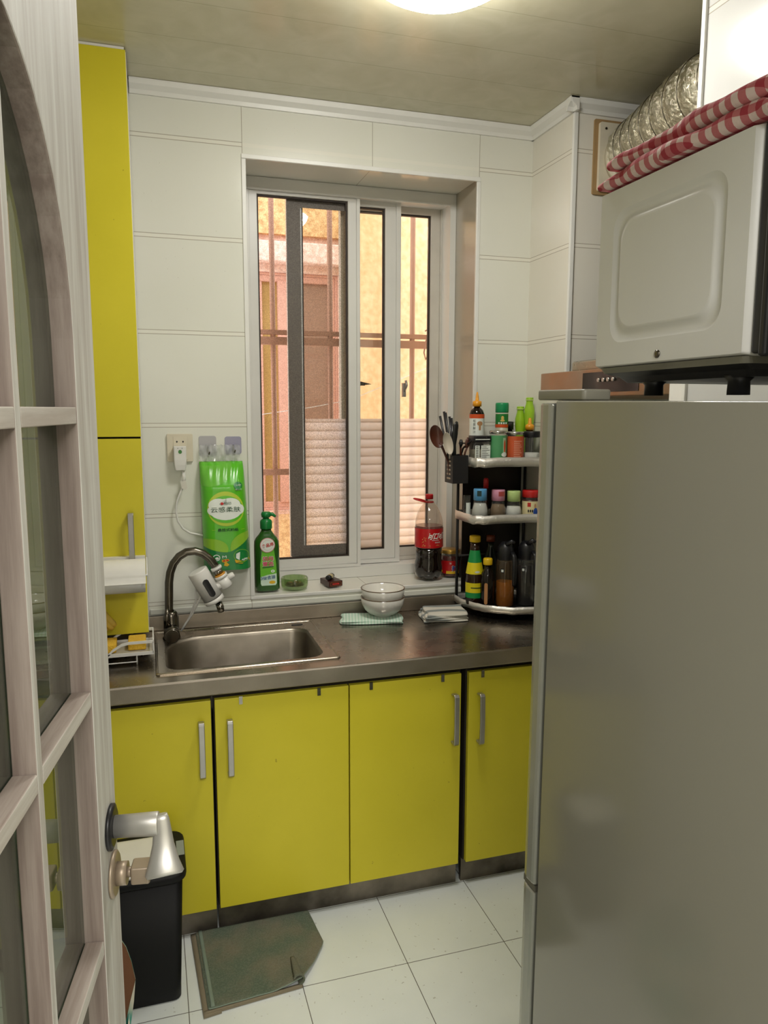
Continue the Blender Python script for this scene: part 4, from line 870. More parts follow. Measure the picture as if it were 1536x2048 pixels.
jar(1.267, 2.485, z3, .0322, .114, .011, pm('orange spice', '9a4a22', .9), SIL, 'spice_jar', 'spice jar with orange-red label and silver lid', CG, lm=solid('orange red label', 'c4552c', .4), lz=(.06, .86), art=art_o, lw=.045)
jar(1.335, 2.485, z3, .030, .115, .022, pm('white crystals', 'd9d9d4', .8, bump=.8, bscale=120), BLK, 'salt_jar', 'clear salt jar with black lid, right end of the top shelf', CG, fillh=.4)
bottle(1.352, 2.535, z3, [(.015, 0), (.016, .003), (.016, .11), (.012, .118)], DKS, 'sauce_bottle', 'sauce bottle with small orange nozzle behind the salt jar', [('cap', [(.0165, .118), (.0165, .135), (.0125, .138), (.007, .141), (.006, .156), (.004, .163)], OR)])
# --- middle shelf
z2 = Z2+.002; LBL = pm('sky blue cap', '5a9fd0', .35); PNK = pm('pink cap', 'dc98b0', .35); LGR = pm('pale green cap', 'bcd688', .35); RC = pm('red cap', 'c22020', .35)
def shaker(cx, cy, h, capm, fill, lb, fh):
    t = thing('spice_shaker', (cx, cy, z2), lb, 'jar', CG)
    b = MB(); b.lathe([(.027, .002), (.0295, .004), (.0283, h*.28), (.0295-.011*fh*fh, h*.62*fh), (.015, h*.62*fh+.002)], fill, (cx, cy), z2, 20); b.build('contents', t)
    b = MB(); b.lathe([(.028, 0), (.0305, .004), (.029, h*.3), (.0235, h*.6), (.0225, h*.62)], M_CLEAR, (cx, cy), z2, 24, cap1=False); b.build('glass', t)
    b = MB(); b.lathe([(.0235, h*.62), (.0245, h*.625), (.0245, h*.97), (.023, h), (.002, h)], capm, (cx, cy), z2, 28); b.build('cap', t); return t
t = shaker(1.148, 2.515, .112, LBL, pm('white powder', 'c9c8c4', .8), 'glass shaker with sky blue cap, middle shelf', .85)
b = MB(); b.patch(cylm(1.148, 2.515, .0245), -.022, -.006, z2+.086, z2+.106, solid('dark teal', '1d3a3a'), 4); b.build('pour_hole', t)
t = shaker(1.219, 2.512, .107, PNK, pm('brown pepper', '7a6248', .85), 'glass shaker with pink cap, middle shelf', .8)
b = MB(); b.patch(cylm(1.219, 2.512, .0245), -.010, .016, z2+.084, z2+.101, solid('brick red flap', 'b04a48'), 5); b.build('pour_flap', t)
shaker(1.276, 2.50, .102, LGR, pm('white salt', 'e2e2de', .8), 'glass shaker with pale green ribbed cap, middle shelf', .7)
def art_r(b, f, z0, z1):
    h = z1-z0; b.disc(f(2), .004, z0+h*.32, .009, h*.28, solid('blue print figure', '2a52a8', .5), 16); b.disc(f(2), .002, z0+h*.72, .004, h*.14, solid('tan print', 'c9966a', .5), 12); b.patch(f(1), -.026, -.014, z0+h*.66, z0+h*.92, K_R, 3)
    for i in range(3): b.disc(f(2), -.022+.007*i, z0+h*.4, .0025, h*.1, BLK, 8)
jar(1.343, 2.495, z2, .031, .103, .026, pm('dark paste', '4a140c', .4), RC, 'sauce_jar', 'sauce jar with red cap and cream label, middle shelf right', CG, lm=solid('cream label', 'e6d9a8', .45), lz=(.05, .62), art=art_r)
bottle(1.1885, 2.555, z2, [(.010, 0), (.011, .003), (.011, .10), (.0085, .108)], pm('dark brown glass', '2c1c12', .15), 'sauce_bottle', 'slim dark bottle with thin red cap, middle shelf', [('cap', [(.0095, .108), (.0095, .14), (.006, .146)], RC)])
t = thing('spice_jar', (1.113, 2.555, z2), 'tiny clear jar with white label, left end of the middle shelf', 'jar', CG); b = MB(); b.lathe([(.012, 0), (.013, .003), (.013, .07), (.0125, .085)], M_CLEAR, (1.113, 2.555), z2, 18); b.build('glass', t); b = MB(); b.patch(cylm(1.113, 2.555, .013), -.008, .012, z2+.01, z2+.058, TW, 6); b.build('label', t)
# --- bottom shelf
z1_ = Z1+.002
cx, cy = 1.1375, 2.53
t = bottle(cx, cy, z1_, [(.031, 0), (.033, .004), (.033, .115), (.030, .135), (.0215, .185), (.0175, .205), (.0165, .235)], pm('oyster sauce brown', '2a160c', .15), 'oyster_sauce_bottle', 'tall sauce bottle with green and yellow labels, bottom shelf left', [('cap', [(.0195, .235), (.0205, .237), (.0205, .255), (.019, .258), (.002, .2585)], pm('yellow cap plastic', 'e0b818', .35))])
b = MB(); GS = solid('bottle green label', '128a44', .4); YS = solid('bright yellow label', 'e4d21c', .4)
def coneband(b, z0, r0, z1, r1, m, off, a=1.5):
    n = 20; v = []
    for j, (z, r) in enumerate(((z0, r0), (z1, r1))): v += [(cx+(r+off)*cos(-pi/2-.2-a+2*a*i/n), cy+(r+off)*sin(-pi/2-.2-a+2*a*i/n), z1_+z) for i in range(n+1)]
    b.add(v, [(i, i+1, n+2+i, n+1+i) for i in range(n)], m, True)
coneband(b, .028, .033, .048, .033, GS, .001); coneband(b, .048, .033, .085, .033, YS, .001); coneband(b, .065, .033, .069, .033, solid('dark small print', '3a4a1c'), .0016, .6)
coneband(b, .118, .0328, .136, .0298, YS, .001); coneband(b, .136, .0298, .16, .0255, YS, .001); coneband(b, .16, .0255, .205, .0175, GS, .001); b.disc(cylm(cx, cy, .031, -pi/2-.1, .003), 0, z1_+.127, .009, .004, TW, 12)
b.build('label', t)
cx, cy = 1.170, 2.485
t = bottle(cx, cy, z1_, [(.0245, 0), (.026, .003), (.026, .105), (.022, .125), (.0125, .140), (.012, .158)], pm('black soy glass', '120a08', .12), 'soy_sauce_bottle', 'small dark soy bottle with yellow cap and tan sticker', [('cap', [(.0165, .156), (.0172, .158), (.0172, .176), (.015, .18), (.002, .1805)], pm('yellow cap plastic', 'e0b818', .35))])
b = MB(); f = cylm(cx, cy, .026, -pi/2-.62, .001); P = rr(-.006, .006, z1_+.012, z1_+.092, .006, 5); b.poly(f, P, solid('tan sticker', 'c08a58', .6)); b.build('sticker', t)
def cruet(cx, cy, oil, lb, ah, gm=M_CLEAR):
    t = thing('oil_dispenser', (cx, cy, z1_), lb, 'oil dispenser', CG); r = .0345
    b = MB(); b.lathe([(r*.94, .003), (r*.95, .006), (r*.95, ah), (r*.9, ah+.002)], oil, (cx, cy), z1_, 24); b.build('oil', t)
    b = MB(); b.lathe([(r*.95, 0), (r, .004), (r, .16), (r*.9, .172), (r*.8, .178)], gm, (cx, cy), z1_, 28, cap1=False); b.build('glass_body', t)
    b = MB(); b.lathe([(r*.82, .170), (r*.86, .172), (r*.86, .215), (r*.7, .228), (r*.45, .238), (.002, .24)], BLK, (cx, cy), z1_, 28); b.tube([(cx-.005, cy-.015, z1_+.23), (cx+.01, cy-.028, z1_+.245), (cx+.018, cy-.034, z1_+.238)], [.01, .008, .006], BLK, 10); b.build('spout_cap', t)
    b = MB(); b.tube([(cx+.012, cy-.030, z1_+.205), (cx+.013, cy-.046, z1_+.19), (cx+.013, cy-.050, z1_+.15), (cx+.013, cy-.048, z1_+.09), (cx+.013, cy-.044, z1_+.082)], [.008, .009, .0085, .008, .005], BLK, 10, flat=(1, .7)); b.build('handle', t)
    b = MB(); f = cylm(cx, cy, r, -pi/2-.75, .001); f2 = cylm(cx, cy, r, -pi/2-.75, .0015); b.patch(f, -.007, .007, z1_+.13, z1_+.144, BLK, 3); b.patch(f2, -.004, .004, z1_+.1325, z1_+.1415, TW, 2); b.build('badge', t)
cruet(1.236, 2.475, pm('amber cooking oil', 'b5871c', .1, spec=.6), 'glass oil dispenser half full of amber oil', .09, M_AMBG)
cruet(1.318, 2.47, pm('black vinegar', '16100c', .1), 'glass oil dispenser filled with dark sauce by the fridge', .15)
bottle(1.222, 2.575, z1_, [(.0235, 0), (.025, .003), (.025, .16), (.012, .2), (.0115, .225)], pm('dark green glass', '1d241a', .12), 'sauce_bottle', 'dark bottle with brown cap at the back of the bottom shelf', [('cap', [(.0165, .225), (.0165, .248), (.002, .25)], pm('brown cap', '6e3014', .4))])

# utensil holder
hx0, hx1 = at(890, 940, 1, 2.56).x, at(931, 940, 1, 2.50).x; hz0, hz1 = at(905, 967, 1, 2.51).z, at(905, 911, 1, 2.51).z
uh = thing('utensil_holder', (1.06, 2.55, hz0), 'black perforated metal utensil holder hung on the rack', 'utensil holder')
hy0, hy1 = 2.50, 2.575; hx0 = 1.032; hx1 = 1.092
b = MB(); b.holep([(hx0, hy0), (hx1, hy0), (hx1, hy1), (hx0, hy1)], [[(hx0+.0015, hy0+.0015), (hx1-.0015, hy0+.0015), (hx1-.0015, hy1-.0015), (hx0+.0015, hy1-.0015)]], hz0, hz1, M_BLKM); b.box(hx0, hx1, hy0, hy1, hz0, hz0+.002, M_BLKM)
b.build('box', uh, bevel=.001)
b = MB()
for i in range(5): z = hz0+.014+.0155*i; b.prism(rr(hy0+.02, hy1-.02, z, z+.006, .0029, 3), hx0-.0006, hx0-.0002, solid('pale slot', 'b8a890'), lambda a, c, d: (d, a, c))
plab(b.build('slots', uh), 'row of slots')
b = MB(); b.box(hx1, RX0+.003, 2.545, 2.575, hz0+.045, hz0+.07, M_BLKM); b.build('bracket', uh)
UG = 'utensils in the black holder'
def up(u, v, y): return at(u, v, 1, y)
WD = pm('dark brown wood', '4c2416', .35, coat=.3)
def spoon(P, head, rx, ry, m, name, lb, y, tilt=0):
    t = thing(name, tuple(P[0]), lb, 'utensil', UG); b = MB(); b.tube(P, [.0045]*(len(P)-1)+[.006], m, 10); b.build('shaft', t)
    b = MB(); L = []; n = 24
    for k, s in enumerate((.05, .45, .8, 1.0, 1.03, .97, .75, .4, .05)):
        dpt = (.014, .012, .006, 0, -.002, -.0005, .004, .0095, .011)[k]
        ring = []
        for i in range(n):
            a = 2*pi*i/n; x = rx*s*cos(a); z = ry*s*sin(a)*(1-.0*cos(a)); X = x*cos(tilt)-z*sin(tilt); Zq = x*sin(tilt)+z*cos(tilt); ring.append((head.x+X, head.y+dpt, head.z+Zq))
        L.append(ring)
    b.loops(L, m); b.build('head', t)
spoon([up(898, 950, 2.54), up(897, 925, 2.54), up(886, 898, 2.54), up(880, 885, 2.535)], up(873, 873, 2.53), .0245, .041, WD, 'wooden_ladle', 'dark brown wooden ladle, leftmost in the holder', 2.54, .3)
spoon([up(904, 950, 2.53), up(903, 925, 2.53), up(899, 900, 2.53)], up(896, 887, 2.515), .0175, .040, pm('cream ladle plastic', 'c9bfae', .4), 'rice_paddle', 'cream coloured rice paddle in front of the wooden ladle', 2.53, .25)
CHST = pm('black chopstick lacquer', '1e1c1e', .3)
for i, (ua, va, y) in enumerate(((880, 832, 2.55), (888, 823, 2.56), (891, 825, 2.552), (899, 833, 2.565), (903, 836, 2.56))):
    b = MB(); b.tube([up(905+i*1.5, 955, y), up(ua, va, y)], [.0035, .0048], CHST, 8); tag(b.build('chopstick'), ['thin black chopstick leaning furthest left in the holder'][0] if i == 0 else 'black chopstick standing upright in the bundle in the holder', 'chopstick', 'black chopsticks in the holder')
BKN = pm('black nylon', '1b1c1b', .35)
t = thing('spatula', tuple(up(912, 950, 2.525)), 'black nylon spatula with long narrow blade', 'utensil', UG); b = MB(); b.tube([up(911, 950, 2.525), up(909, 890, 2.525), up(910, 868, 2.525), up(912, 850, 2.525), up(914, 843, 2.525)], [.005, .006, .011, .010, .004], BKN, 12, flat=(.4, 1)); b.build('blade', t)
b = MB(); b.tube([up(922, 950, 2.55), up(921, 895, 2.55), up(922, 888, 2.55)], [.004, .004, .006], WD, 10); b.tube([up(921, 895, 2.55), up(922, 887, 2.548), up(922, 879, 2.548)], [.004, .008, .005], BKN, 10); tag(b.build('short_spoon'), 'short dark spoon with black tip in the holder', 'utensil', UG)
t = thing('wooden_spoon', tuple(up(928, 945, 2.54)), 'small brown wooden spoon, rightmost in the holder', 'utensil', UG); b = MB(); b.tube([up(922, 950, 2.54), up(930, 905, 2.535), up(934, 895, 2.53)], .0035, WD, 10); b.tube([up(933, 897, 2.53), up(935, 888, 2.53), up(936, 880, 2.53), up(936, 875, 2.53)], [.004, .0105, .0095, .004], WD, 14, flat=(.45, 1)); b.build('spoon_body', t)

# ------------------------------------------------------------------ fridge
FT = .011
fr = thing('refrigerator', (.575, 1.02, .0075), 'tall grey refrigerator filling the right side', 'refrigerator', rot=(FT, 0, 0))
b = MB(); b.rbox(0, .55, -.56, -.002, .02, 1.566, .004, M_FRIDGE, .0025); plab(b.build('cabinet_body', fr, True), 'grey metal side and body')
b = MB(); b.box(.012, .538, -.002, .012, .06, 1.56, M_GASK); b.build('door_gasket', fr, True)
def fdoor(z0, z1, nm):
    prof = [(.0, .012)]+[(.0+.0*i, .012) for i in range(1)]
    P = [(.003, .012), (.001, .02), (.0, .034), (.003, .046), (.010, .054), (.03, .060), (.15, .068), (.275, .071), (.40, .068), (.52, .060), (.54, .054), (.547, .046), (.55, .034), (.549, .02), (.547, .012)]
    b = MB(); b.prism(P, z0, z1, M_FRIDGD, smooth=False); d = b.build(nm, fr, True, bevel=.003); return d
d = fdoor(.775, 1.562, 'upper_door'); d2 = fdoor(.06, .762, 'lower_door')
b = MB(); b.box(.004, .546, .012, .05, .763, .774, pm('grey seam plastic', '5e5c52', .5)); b.prism([(.0, .0), (.006, 0), (.006, 0)], 0, 0, M_GASK) if False else None; b.build('door_seam', fr, True)
b = MB(); HG = pm('grey hinge plastic', '7e7c70', .4); b.rbox(.004, .05, -.07, .062, 1.5665, 1.582, .006, HG, .003); b.build('hinge_cover', fr, True)
for x, y in ((.03, -.53), (.52, -.53), (.03, -.03), (.52, -.03)): b = MB(); b.cyl((x, y, -.005 if y > -.1 else .0005), (x, y, .021), .016, BLK, n=14); b.build('foot', fr, True)

# ------------------------------------------------------------------ microwave
mx0 = .65
mw = thing('microwave', (.88, .87, 1.585), 'white microwave oven on top of the refrigerator', 'microwave')
b = MB(); Y0, Y1, Z0, Z1m = .715, 1.03, 1.622, 1.875; n6 = 6
fx = lambda P, d: [(mx0+d, y, z) for y, z in P]
ins = rr(.757, .982, 1.657, 1.840, .028, n6)
def shrink(P, g): 
    cy_, cz_ = .87, 1.75; a = rr(.757+g, .982-g, 1.657+g, 1.840-g, .028, n6); return a
outer = rr(Y0+.004, Y1-.014, Z0+.003, Z1m-.004, .003, n6)
b.loops([fx(rr(Y0, Y1, Z0, Z1m, .004, n6), .016), fx(outer, .0)], M_MW, True, False, False)
b.holep(outer, [shrink(None, -.001)], 0, 0, M_MW, lambda a, c, d: (mx0, a, c))
b.loops([fx(shrink(None, -.001), 0), fx(shrink(None, .003), .0035), fx(shrink(None, .012), .0045), fx(shrink(None, .016), .001), fx(shrink(None, .02), .0)], M_MW, True, False, True)
b.loops([fx(rr(Y0, Y1, Z0, Z1m, .004, n6), .0159), fx(rr(Y0, Y1, Z0, Z1m, .004, n6), .45)], M_MW, False, False, True)
o = b.build('casing', mw)
b = MB(); b.box(mx0+.008, 1.105, .700, .7145, Z0+.002, Z1m-.002, BLK); b.box(mx0+.004, 1.108, .690, .700, Z0-.002, Z1m, BLK); plab(b.build('door', mw, bevel=.003), 'black glass door')
b = MB(); L = [[(x, y, z) for x, y in rr(mx0+.006+g, 1.10-g, Y0+.004+g*.6, Y1-.012-g, .01, 4)] for g, z in ((0, Z0), (.004, Z0-.008), (.02, Z0-.014), (.028, Z0-.022))]; b.loops(L[:2], pm('grey base metal', '8c8a7e', .35, metal=.5), False, False, False); b.loops(L[1:], BLK, False, False, True); b.build('base', mw)
for x, y in ((.703, .945), (1.06, .945), (.70, .775), (1.06, .775)): b = MB(); zb = 1.5740+FT*(y-1.02)+.0075; b.lathe([(.0135, 0), (.013, 1.5995-zb-.004), (.02, 1.603-zb)], BLK, (x, y), zb, 18); b.build('foot', mw)
b = MB(); b.lathe([(.0055, 0), (.0055, .002), (.002, .003)], M_DKCHR, (0, 0), 0, 14)
for i in range(len(b.v)): v = b.v[i]; b.v[i] = Vector((mx0-v.z+.0005, .87+v.x, 1.634+v.y))
b.build('screw', mw)
# gingham cloth
gc = thing('gingham_cloth', (.86, .87, 1.876), 'red and white gingham cloth folded on the microwave', 'cloth')
def gfold(z0, th, x0, x1, y0, y1, ph):
    b = MB(); L = []; n = 26
    for j in range(n+1):
        v = j/n; y = y0+(y1-y0)*v; e = 1-max(0, 1-v*9)**2*.8-max(0, 1-(1-v)*9)**2*.5
        t = th*e*(1+.16*sin(v*11+ph)); xa = x0+.005*sin(v*9+ph)+.002*sin(v*23); zc = z0+th/2-(1-e)*th*.3
        L.append([(xa+(t/2)*(1-cos(a)) if abs(a) < pi/2 else 0, y, zc) for a in (0,)])
        ring = []
        for k in range(9): a = pi/2+pi*k/8; ring.append((xa+t/2+t/2*cos(a), y, z0+t/2+t/2*sin(a)))
        ring += [((xa+x1)/2, y, z0), (x1, y, z0), (x1, y, z0+t), ((xa+x1)/2, y, z0+t+.003*sin(v*8))]
        L[-1] = ring
    b.loops(L, M_PLAID); o = b.build('fold', gc); return o
gfold(1.8765, .0215, .640, 1.08, .69, 1.012, .3); gfold(1.8985, .023, .645, 1.07, .67, .99, 2.0)

# ------------------------------------------------------------------ hood, duct, wall cabinet
hd = thing('range_hood', (1.55, 1.98, 1.6), 'steel range hood behind the microwave with four round buttons', 'range hood')
M_HOODREFL = steel_m('hood steel tinted with warm reflection', 'b58a6a', .3)  # plain steel; the copper tint paints in the window light it reflects
b = MB(); b.rbox(1.29, 1.80, 1.60, 2.352, 1.60, 1.682, .006, M_HOODREFL, .003); b.build('canopy', hd)
b = MB(); b.rbox(1.36, 1.80, 1.63, 2.28, 1.682, 1.72, .02, M_STEEL, .008); b.build('upper_pan', hd)
b = MB(); b.box(1.50, 1.80, 1.80, 2.12, 1.72, 2.25, M_STEEL); b.build('chimney', hd, bevel=.003)
b = MB(); b.box(1.2885, 1.2898, 1.80, 2.083, 1.612, 1.672, pm('black control glass', '1a1512', .12)); cpn = b.build('control_panel', hd)
for i in range(4):
    b = MB(); y = 1.988-.0245*i; b.cyl((1.2884, y, 1.648), (1.281, y, 1.648), .0058, SIL, n=14); b.build('button', hd)
wc = thing('wall_cabinet', (1.45, 1.65, 1.5), 'white wall cabinet under the silver duct', 'cabinet')
b = MB(); b.box(1.2, 1.49, 1.505, 1.765, 1.73, 2.215, M_WHITEP); b.build('box', wc, bevel=.002)
b = MB(); b.box(1.2, 1.49, 1.505, 1.555, 1.45, 1.73, M_WHITEP); b.build('side_panel', wc, bevel=.002)
pc = Vector((1.605, 2.36, 2.405))
vp = thing('exhaust_vent', (pc.x, 2.355, 2.29), 'cream exhaust vent collar with brown sealant on the pier', 'vent')
b = MB(); f = fy; b.holep(rr(1.466, 1.745, 2.285, 2.527, .006, 3), [rr(1.482, 1.73, 2.297, 2.514, .004, 3)], 2.353, 2.3595, pm('brown sealant', 'a08258', .8, bump=1, bscale=60), f); plab(b.build('sealant', vp), 'brown dried sealant')
b = MB(); b.prism(rr(1.481, 1.731, 2.296, 2.515, .006, 3), 2.341, 2.3525, M_CREAM, f); b.lathe([(.105, 0), (.105, .02), (.098, .03)], M_CREAM, (0, 0), 0, 32)
for i in range(len(b.v)-32*3-64, len(b.v)):
    v = b.v[i]; b.v[i] = Vector((pc.x+v.x, 2.341-v.z, pc.z+v.y))
b.build('collar', vp)
b = MB(); k = Vector((1.502, 2.3405, 2.495)); b.cyl(k, k+Vector((0, -.002, 0)), .004, M_DKCHR, n=10); b.build('screw', vp)
def duct():
    pts = [Vector(p) for p in ((1.605, 2.335, 2.42), (1.60, 2.26, 2.425), (1.585, 2.17, 2.43), (1.565, 2.07, 2.435), (1.545, 1.97, 2.44), (1.53, 1.86, 2.44), (1.53, 1.76, 2.44), (1.55, 1.68, 2.44), (1.60, 1.62, 2.43), (1.64, 1.60, 2.40))]
    # dense resample
    D = []
    for i in range(len(pts)-1):
        for k in range(10): D.append(pts[i].lerp(pts[i+1], k/10))
    D.append(pts[-1])
    R = []
    for i in range(len(D)):
        ph = (i % 7)/7; R.append(.109-.006*abs(cos(pi*ph))**5)
    b = MB(); L = []; u = Vector((1, 0, 0))
    for i, p in enumerate(D):
        t = (D[min(i+1, len(D)-1)]-D[max(i-1, 0)]).normalized(); u = (u-t*u.dot(t)).normalized(); w = t.cross(u); ring = []
        for k in range(72):
            a = 2*pi*k/72; q = R[i]-.004+(.005*noise.noise(Vector((cos(a)*6, sin(a)*6, i*.9)))+random.uniform(-.0022, .0022))*(1 if i > 1 and i % 7 else 0); ring.append(p+u*q*cos(a)+w*q*sin(a))
        L.append(ring)
    k = NT('crinkled duct foil'); k.b.inputs['Metallic'].default_value = 1; k.col('dedac8'); k.rough(.13); k.bump(k.noise(60, 5, rough=.7, dist=1.6), .8, .006)
    b.loops(L, k.m, False); t = thing('exhaust_duct', tuple(pts[0]), 'silver crinkled foil exhaust duct under the ceiling', 'duct'); b.build('foil_tube', t)
    for i in range(7, len(D)-1, 7):
        tt_ = (D[i+1]-D[i-1]).normalized(); u = Vector((1, 0, 0)); u = (u-tt_*u.dot(tt_)).normalized(); w = tt_.cross(u); b = MB(); b.tube([D[i]+u*.1055*cos(2*pi*k/40)+w*.1055*sin(2*pi*k/40) for k in range(41)], .0013, M_DKCHR, 6); b.build('wire_ring', t)
duct()

# ------------------------------------------------------------------ ceiling lamp
M_LAMP = pm('lit lamp diffuser', 'ffffff', .4, var=0, emit='fffcf5', estr=45)
LX, LY = .665, 1.722
cl = thing('ceiling_lamp', (LX, LY, 2.49), 'round lit glass ceiling lamp', 'ceiling lamp')
b = MB(); b.lathe([(.185, .075), (.185, .085), (.18, .0895), (.002, .0895)], M_WHITEP, (LX, LY), 2.49, 40); b.build('base', cl)
b = MB(); b.lathe([(.182, .074), (.175, .055), (.155, .032), (.12, .013), (.07, .003), (.003, 0)], M_LAMP, (LX, LY), 2.49, 48, cap0=True); plab(b.build('diffuser', cl), 'glowing white dome')

# ------------------------------------------------------------------ bin, carton, mat
M_BIN = pm('matt black bin plastic', '0c0c0d', .55, var=.1, spec=.25)
bn = thing('waste_bin', (-.095, 1.95, 0), 'black pedal bin with white lid in front of the cabinets', 'bin')
b = MB(); bx1 = .024; L = []
for f, g in ((0, 0), (.004, -.002), (.1, -.003), (1, -.016)): L.append([(x, y, .002+.355*f) for x, y in rr(-.205+g, bx1-g, 1.895+g, 2.06-g*.5, .02, 5)])
b.loops(L, M_BIN); b.build('body', bn)
b = MB(); b.rbox(-.235, .05, 1.862, 2.085, .352, .378, .035, M_BIN, .01); b.build('rim', bn)
b = MB(); L = [[(x, y, z) for x, y in rr(-.212+g, .020-g, 1.874+g, 2.052-g, .018, 5)] for g, z in ((0, .3785), (0, .3835), (.003, .386), (.012, .386))]; b.loops(L, M_WHITEP); plab(b.build('lid', bn), 'white flat lid')
b = MB(); b.box(.028, .048, 1.95, 2.02, .3785, .3795, pm('grey sticker', '8f9690', .5)); b.build('sticker', bn)

cb = thing('cardboard_box', (-.2, 1.47, 0), 'open cardboard carton with turquoise print behind the door', 'carton')
M_CARD = pm('brown cardboard', '7a5238', .9, bump=.4); M_CPR = NT('printed carton side'); M_CPR.col(M_CPR.ramp(M_CPR.noise(9, 2), [(.4, 'd8d2c0'), (.5, '3a9a8c'), (.62, '3a9a8c'), (.7, 'c9b04a')])); M_CPR.rough(.6); M_CPR = M_CPR.m
b = MB(); b.holep([(-.30, 1.42), (-.088, 1.42), (-.088, 1.59), (-.30, 1.59)], [[(-.297, 1.423), (-.091, 1.423), (-.091, 1.587), (-.297, 1.587)]], 0.001, .25, M_CPR); b.box(-.297, -.091, 1.423, 1.587, .001, .004, M_CARD); b.build('carton_body', cb)
b = MB(); f = lambda a, c, d: (-.090+.02*sin(max(0, c-.25)*9)-d-.0, a, c)
P = [(at(u, v, 1, 1.585).x, at(u, v, 1, 1.585).z) for u, v in ((225, 1880), (243, 1880), (252, 1893), (263, 1922), (271, 1958), (268, 2000), (262, 2046), (225, 2062))]
b = MB(); b.prism(P, 1.583, 1.586, M_CARD, fy, M_CPR); plab(b.build('back_flap', cb), 'curled brown flap')
Q = [(p[0]+.0, p[1]) for p in P[4:7]]+[(P[6][0]-.012, P[6][1]), (P[5][0]-.008, P[5][1]), ]
b = MB(); b.prism(Q, 1.5815, 1.583, M_CPR, fy); plab(b.build('printed_edge', cb), 'turquoise and white printed edge')

mt_ = thing('floor_mat', (.26, 1.98, 0), 'worn green floor mat with one curled corner', 'mat')
c00, c10, c11, c01 = Vector((.088, 1.822)), Vector((.346, 1.837)), Vector((.434, 1.985)), Vector((.075, 2.135))
OUT = [(.098, 1.828), (.345, 1.842), (.434, 1.985), (.418, 2.137), (.088, 2.137)]
def mpt(u, v):
    # left edge to right edge, near to far
    l = Vector((.090, 1.823)).lerp(Vector((.076, 2.136)), v)
    r = Vector((.347, 1.842)).lerp(Vector((.434, 1.982)), min(1, v/.45)) if v < .45 else Vector((.434, 1.982)).lerp(Vector((.418, 2.138)), (v-.45)/.55)
    p = l.lerp(r, u); z = .014+.0018*noise.noise(Vector((p.x*30, p.y*30, 0)))
    w = max(0, 1-(Vector((p.x, p.y))-Vector((.350, 1.845))).length/.085)
    if w > 0:
        k = w**1.3; z += .016*k; p = p+Vector((-.004, .004))*k
    return (p.x, p.y, z)
b = MB(); b.sheet(mpt, 30, 26, M_MAT, .006, M_MATT); o = b.build('terry_top', mt_); sb = o.modifiers.new('soft', 'SUBSURF'); sb.levels = 1; sb.render_levels = 1
b = MB(); n_ = 12; A_, B_ = Vector((.341, 1.842, .012)), Vector((.334, 1.942, .012)); L = []
for j in range(n_+1):
    f_ = j/n_; c_ = A_.lerp(B_, f_); r_ = .013*(1-.8*f_); ring = [c_+Vector((-r_*.6+r_*cos(a), 0, r_*.9+r_*sin(a)*1.0)) for a in [-.5*pi+1.35*pi*q/10 for q in range(11)]]
    ring += [c_+Vector((-r_*.6+(r_+.004)*cos(a), 0, r_*.9+(r_+.004)*sin(a))) for a in [-.5*pi+1.35*pi*q/10 for q in range(10, -1, -1)]]
    L.append(ring)
b.loops(L, M_MAT); plab(b.build('curled_corner', mt_), 'curled up corner of the mat')
b = MB(); b.sheet(lambda u, v: (.062+.016*u+.026*(1-v)*0+(.016)*(1-v)+.03*u, 1.808+.328*v+.006*u, .0075), 4, 20, M_MATB, .006); plab(b.build('under_layer', mt_), 'tan lower layer showing at the left')
b = MB(); b.sheet(lambda u, v: (.098-.014*v+.010*u, 1.826+.308*v, .0168), 2, 20, M_MATT, .002); plab(b.build('edge_tape', mt_), 'pale stitched edge tape')
b = MB(); b.sheet(lambda u, v: (.080+.262*u, 1.816+.022*u+.010*v, .009), 24, 2, M_MATB, .007); b.build('lower_hem', mt_)

# ------------------------------------------------------------------ glazed door
DA = radians(-9)
dl = struct(thing('door_1', (-.056, .92, 0), 'open whitewashed wooden door with glass panes and an arched top', 'door', rotz=DA))
fd = lambda a, c, d: (d, a, c)
HT = 2.06; ya, yb = -.535, -.085; ycn, az, aa, ab = -.31, 1.63, .225, .247
hole = [(ya, .30), (yb, .30)]+[(ycn+aa*cos(pi*i/20), az+ab*sin(pi*i/20)) for i in range(21)]
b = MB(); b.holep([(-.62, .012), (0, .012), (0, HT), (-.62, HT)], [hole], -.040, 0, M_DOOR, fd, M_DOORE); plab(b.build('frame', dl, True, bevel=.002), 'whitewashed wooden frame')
b = MB(); b.prism([(y, z) for y, z in hole], -.0245, -.0215, M_DGLASS, fd); b.build('glass_pane', dl, True)
def arch_z(y): return az+ab*sqrt(max(0, 1-((y-ycn)/aa)**2))
for y in (-.265, -.42):
    b = MB()
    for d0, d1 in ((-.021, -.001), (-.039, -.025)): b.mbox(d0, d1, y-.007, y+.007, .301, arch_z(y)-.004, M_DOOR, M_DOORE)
    b.build('vertical_muntin', dl, True, bevel=.001)
for z in (.66, .957, 1.25, 1.553):
    ys = [ya, -.42-.007, -.42+.007, -.265-.007, -.265+.007, yb]
    b = MB()
    for i in (0, 2, 4):
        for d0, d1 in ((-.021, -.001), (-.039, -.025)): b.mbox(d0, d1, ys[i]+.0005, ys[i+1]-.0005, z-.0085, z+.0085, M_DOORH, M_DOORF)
    b.build('horizontal_muntin', dl, True, bevel=.001)
SAT = pm('satin silver metal', 'c6c4be', .42, metal=.7, var=.06); LEVF = (.6, 1)
hy, hz = -.036, 1.074
b = MB(); b.tube([(.0005, hy, hz), (.004, hy, hz), (.006, hy, hz)], [.0265, .0265, .021], BLK, 32); dh = b.build('handle_rose', dl, True); plab(dh, 'black round handle plate')
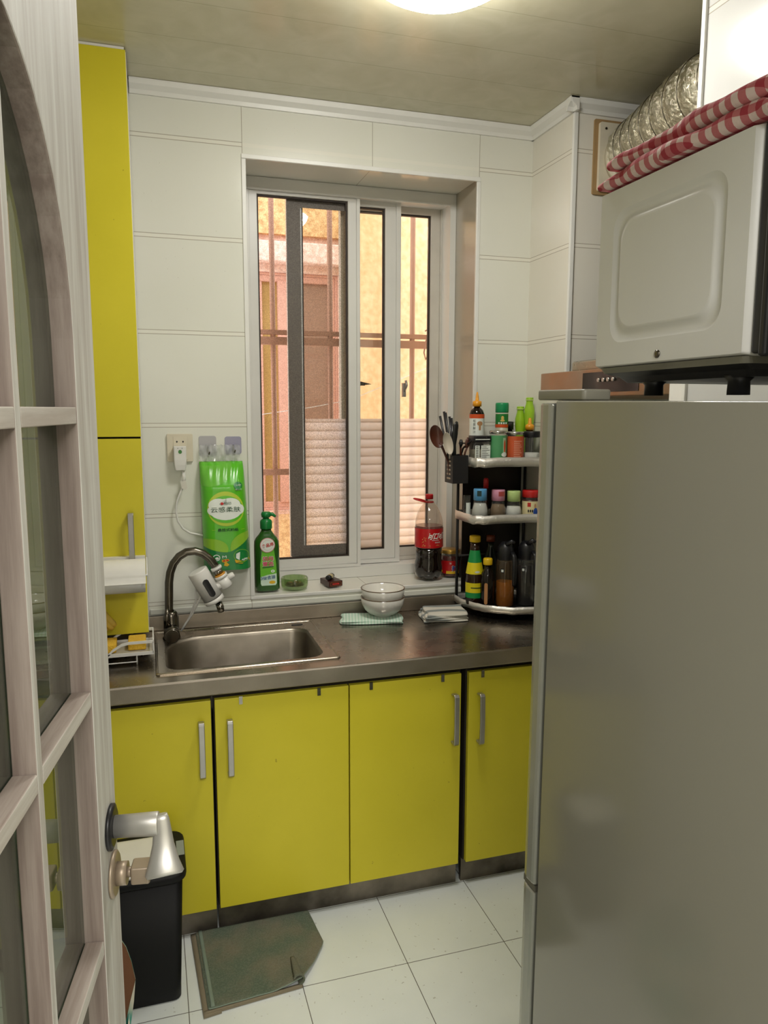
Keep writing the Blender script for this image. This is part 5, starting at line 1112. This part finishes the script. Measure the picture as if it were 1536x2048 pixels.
b = MB(); b.tube([(.006, hy, hz), (.054, hy, hz), (.056, hy, hz)], [.0115, .0125, .012], SAT, 24, flat=(1, 1.15)); P = []
b.tube([(.058, hy-.001, hz+.012), (.059, hy-.002, hz+.006), (.060, hy-.003, hz-.006), (.061, hy-.006, hz-.022), (.062, hy-.012, hz-.040), (.063, hy-.018, hz-.052), (.0635, hy-.02, hz-.055)], [.008, .0095, .0105, .0125, .0175, .0225, .020], SAT, 24, flat=LEVF); b.build('lever', dh, True)
hz2 = 1.012; BRS = pm('worn brass', 'a3937f', .42, metal=.45, var=.2)
b = MB(); b.tube([(.0005, hy+.004, hz2), (.003, hy+.004, hz2), (.005, hy+.004, hz2)], [.027, .027, .024], BRS, 32); b.tube([(.005, hy+.004, hz2), (.017, hy+.004, hz2)], .0135, BRS, 24); lr = b.build('lock_rose', dl, True); plab(lr, 'brass round lock plate')
b = MB(); b.tube([(.017, hy+.004, hz2+.001), (.022, hy+.004, hz2+.001)], .006, BRS, 12); b.rbox(.022, .044, hy-.008, hy+.016, hz2-.0095, hz2+.0115, .003, BRS, .002); b.build('thumb_turn', lr, True)

# ------------------------------------------------------------------ light
w = bpy.data.worlds.new('sky'); SC.world = w; w.use_nodes = True; bg = w.node_tree.nodes['Background']; bg.inputs[0].default_value = (.90, .95, 1.0, 1); bg.inputs[1].default_value = 3.6
def area(name, loc, rot, sx, sy, p, c=(1, 1, 1)):
    l = bpy.data.lights.new(name, 'AREA'); l.shape = 'RECTANGLE'; l.size = sx; l.size_y = sy; l.energy = p; l.color = c; o = bpy.data.objects.new(name, l); COL.objects.link(o); o.location = loc; o.rotation_euler = rot; return o
area('added_hall_fill', (.1, -1.0, 2.5), (0, 0, 0), 1.2, 1.0, 72, (1, .97, .93))  # unseen fill lamp added behind the camera to brighten the room
SC.view_settings.view_transform = 'Standard'; SC.view_settings.look = 'None'; SC.view_settings.exposure = 0; SC.view_settings.gamma = 1; SC.view_settings.use_curve_mapping = False
SC.cycles.use_denoising = True; SC.cycles.max_bounces = 10; SC.cycles.transparent_max_bounces = 24; SC.cycles.caustics_reflective = False; SC.cycles.caustics_refractive = False; SC.cycles.sample_clamp_indirect = 6
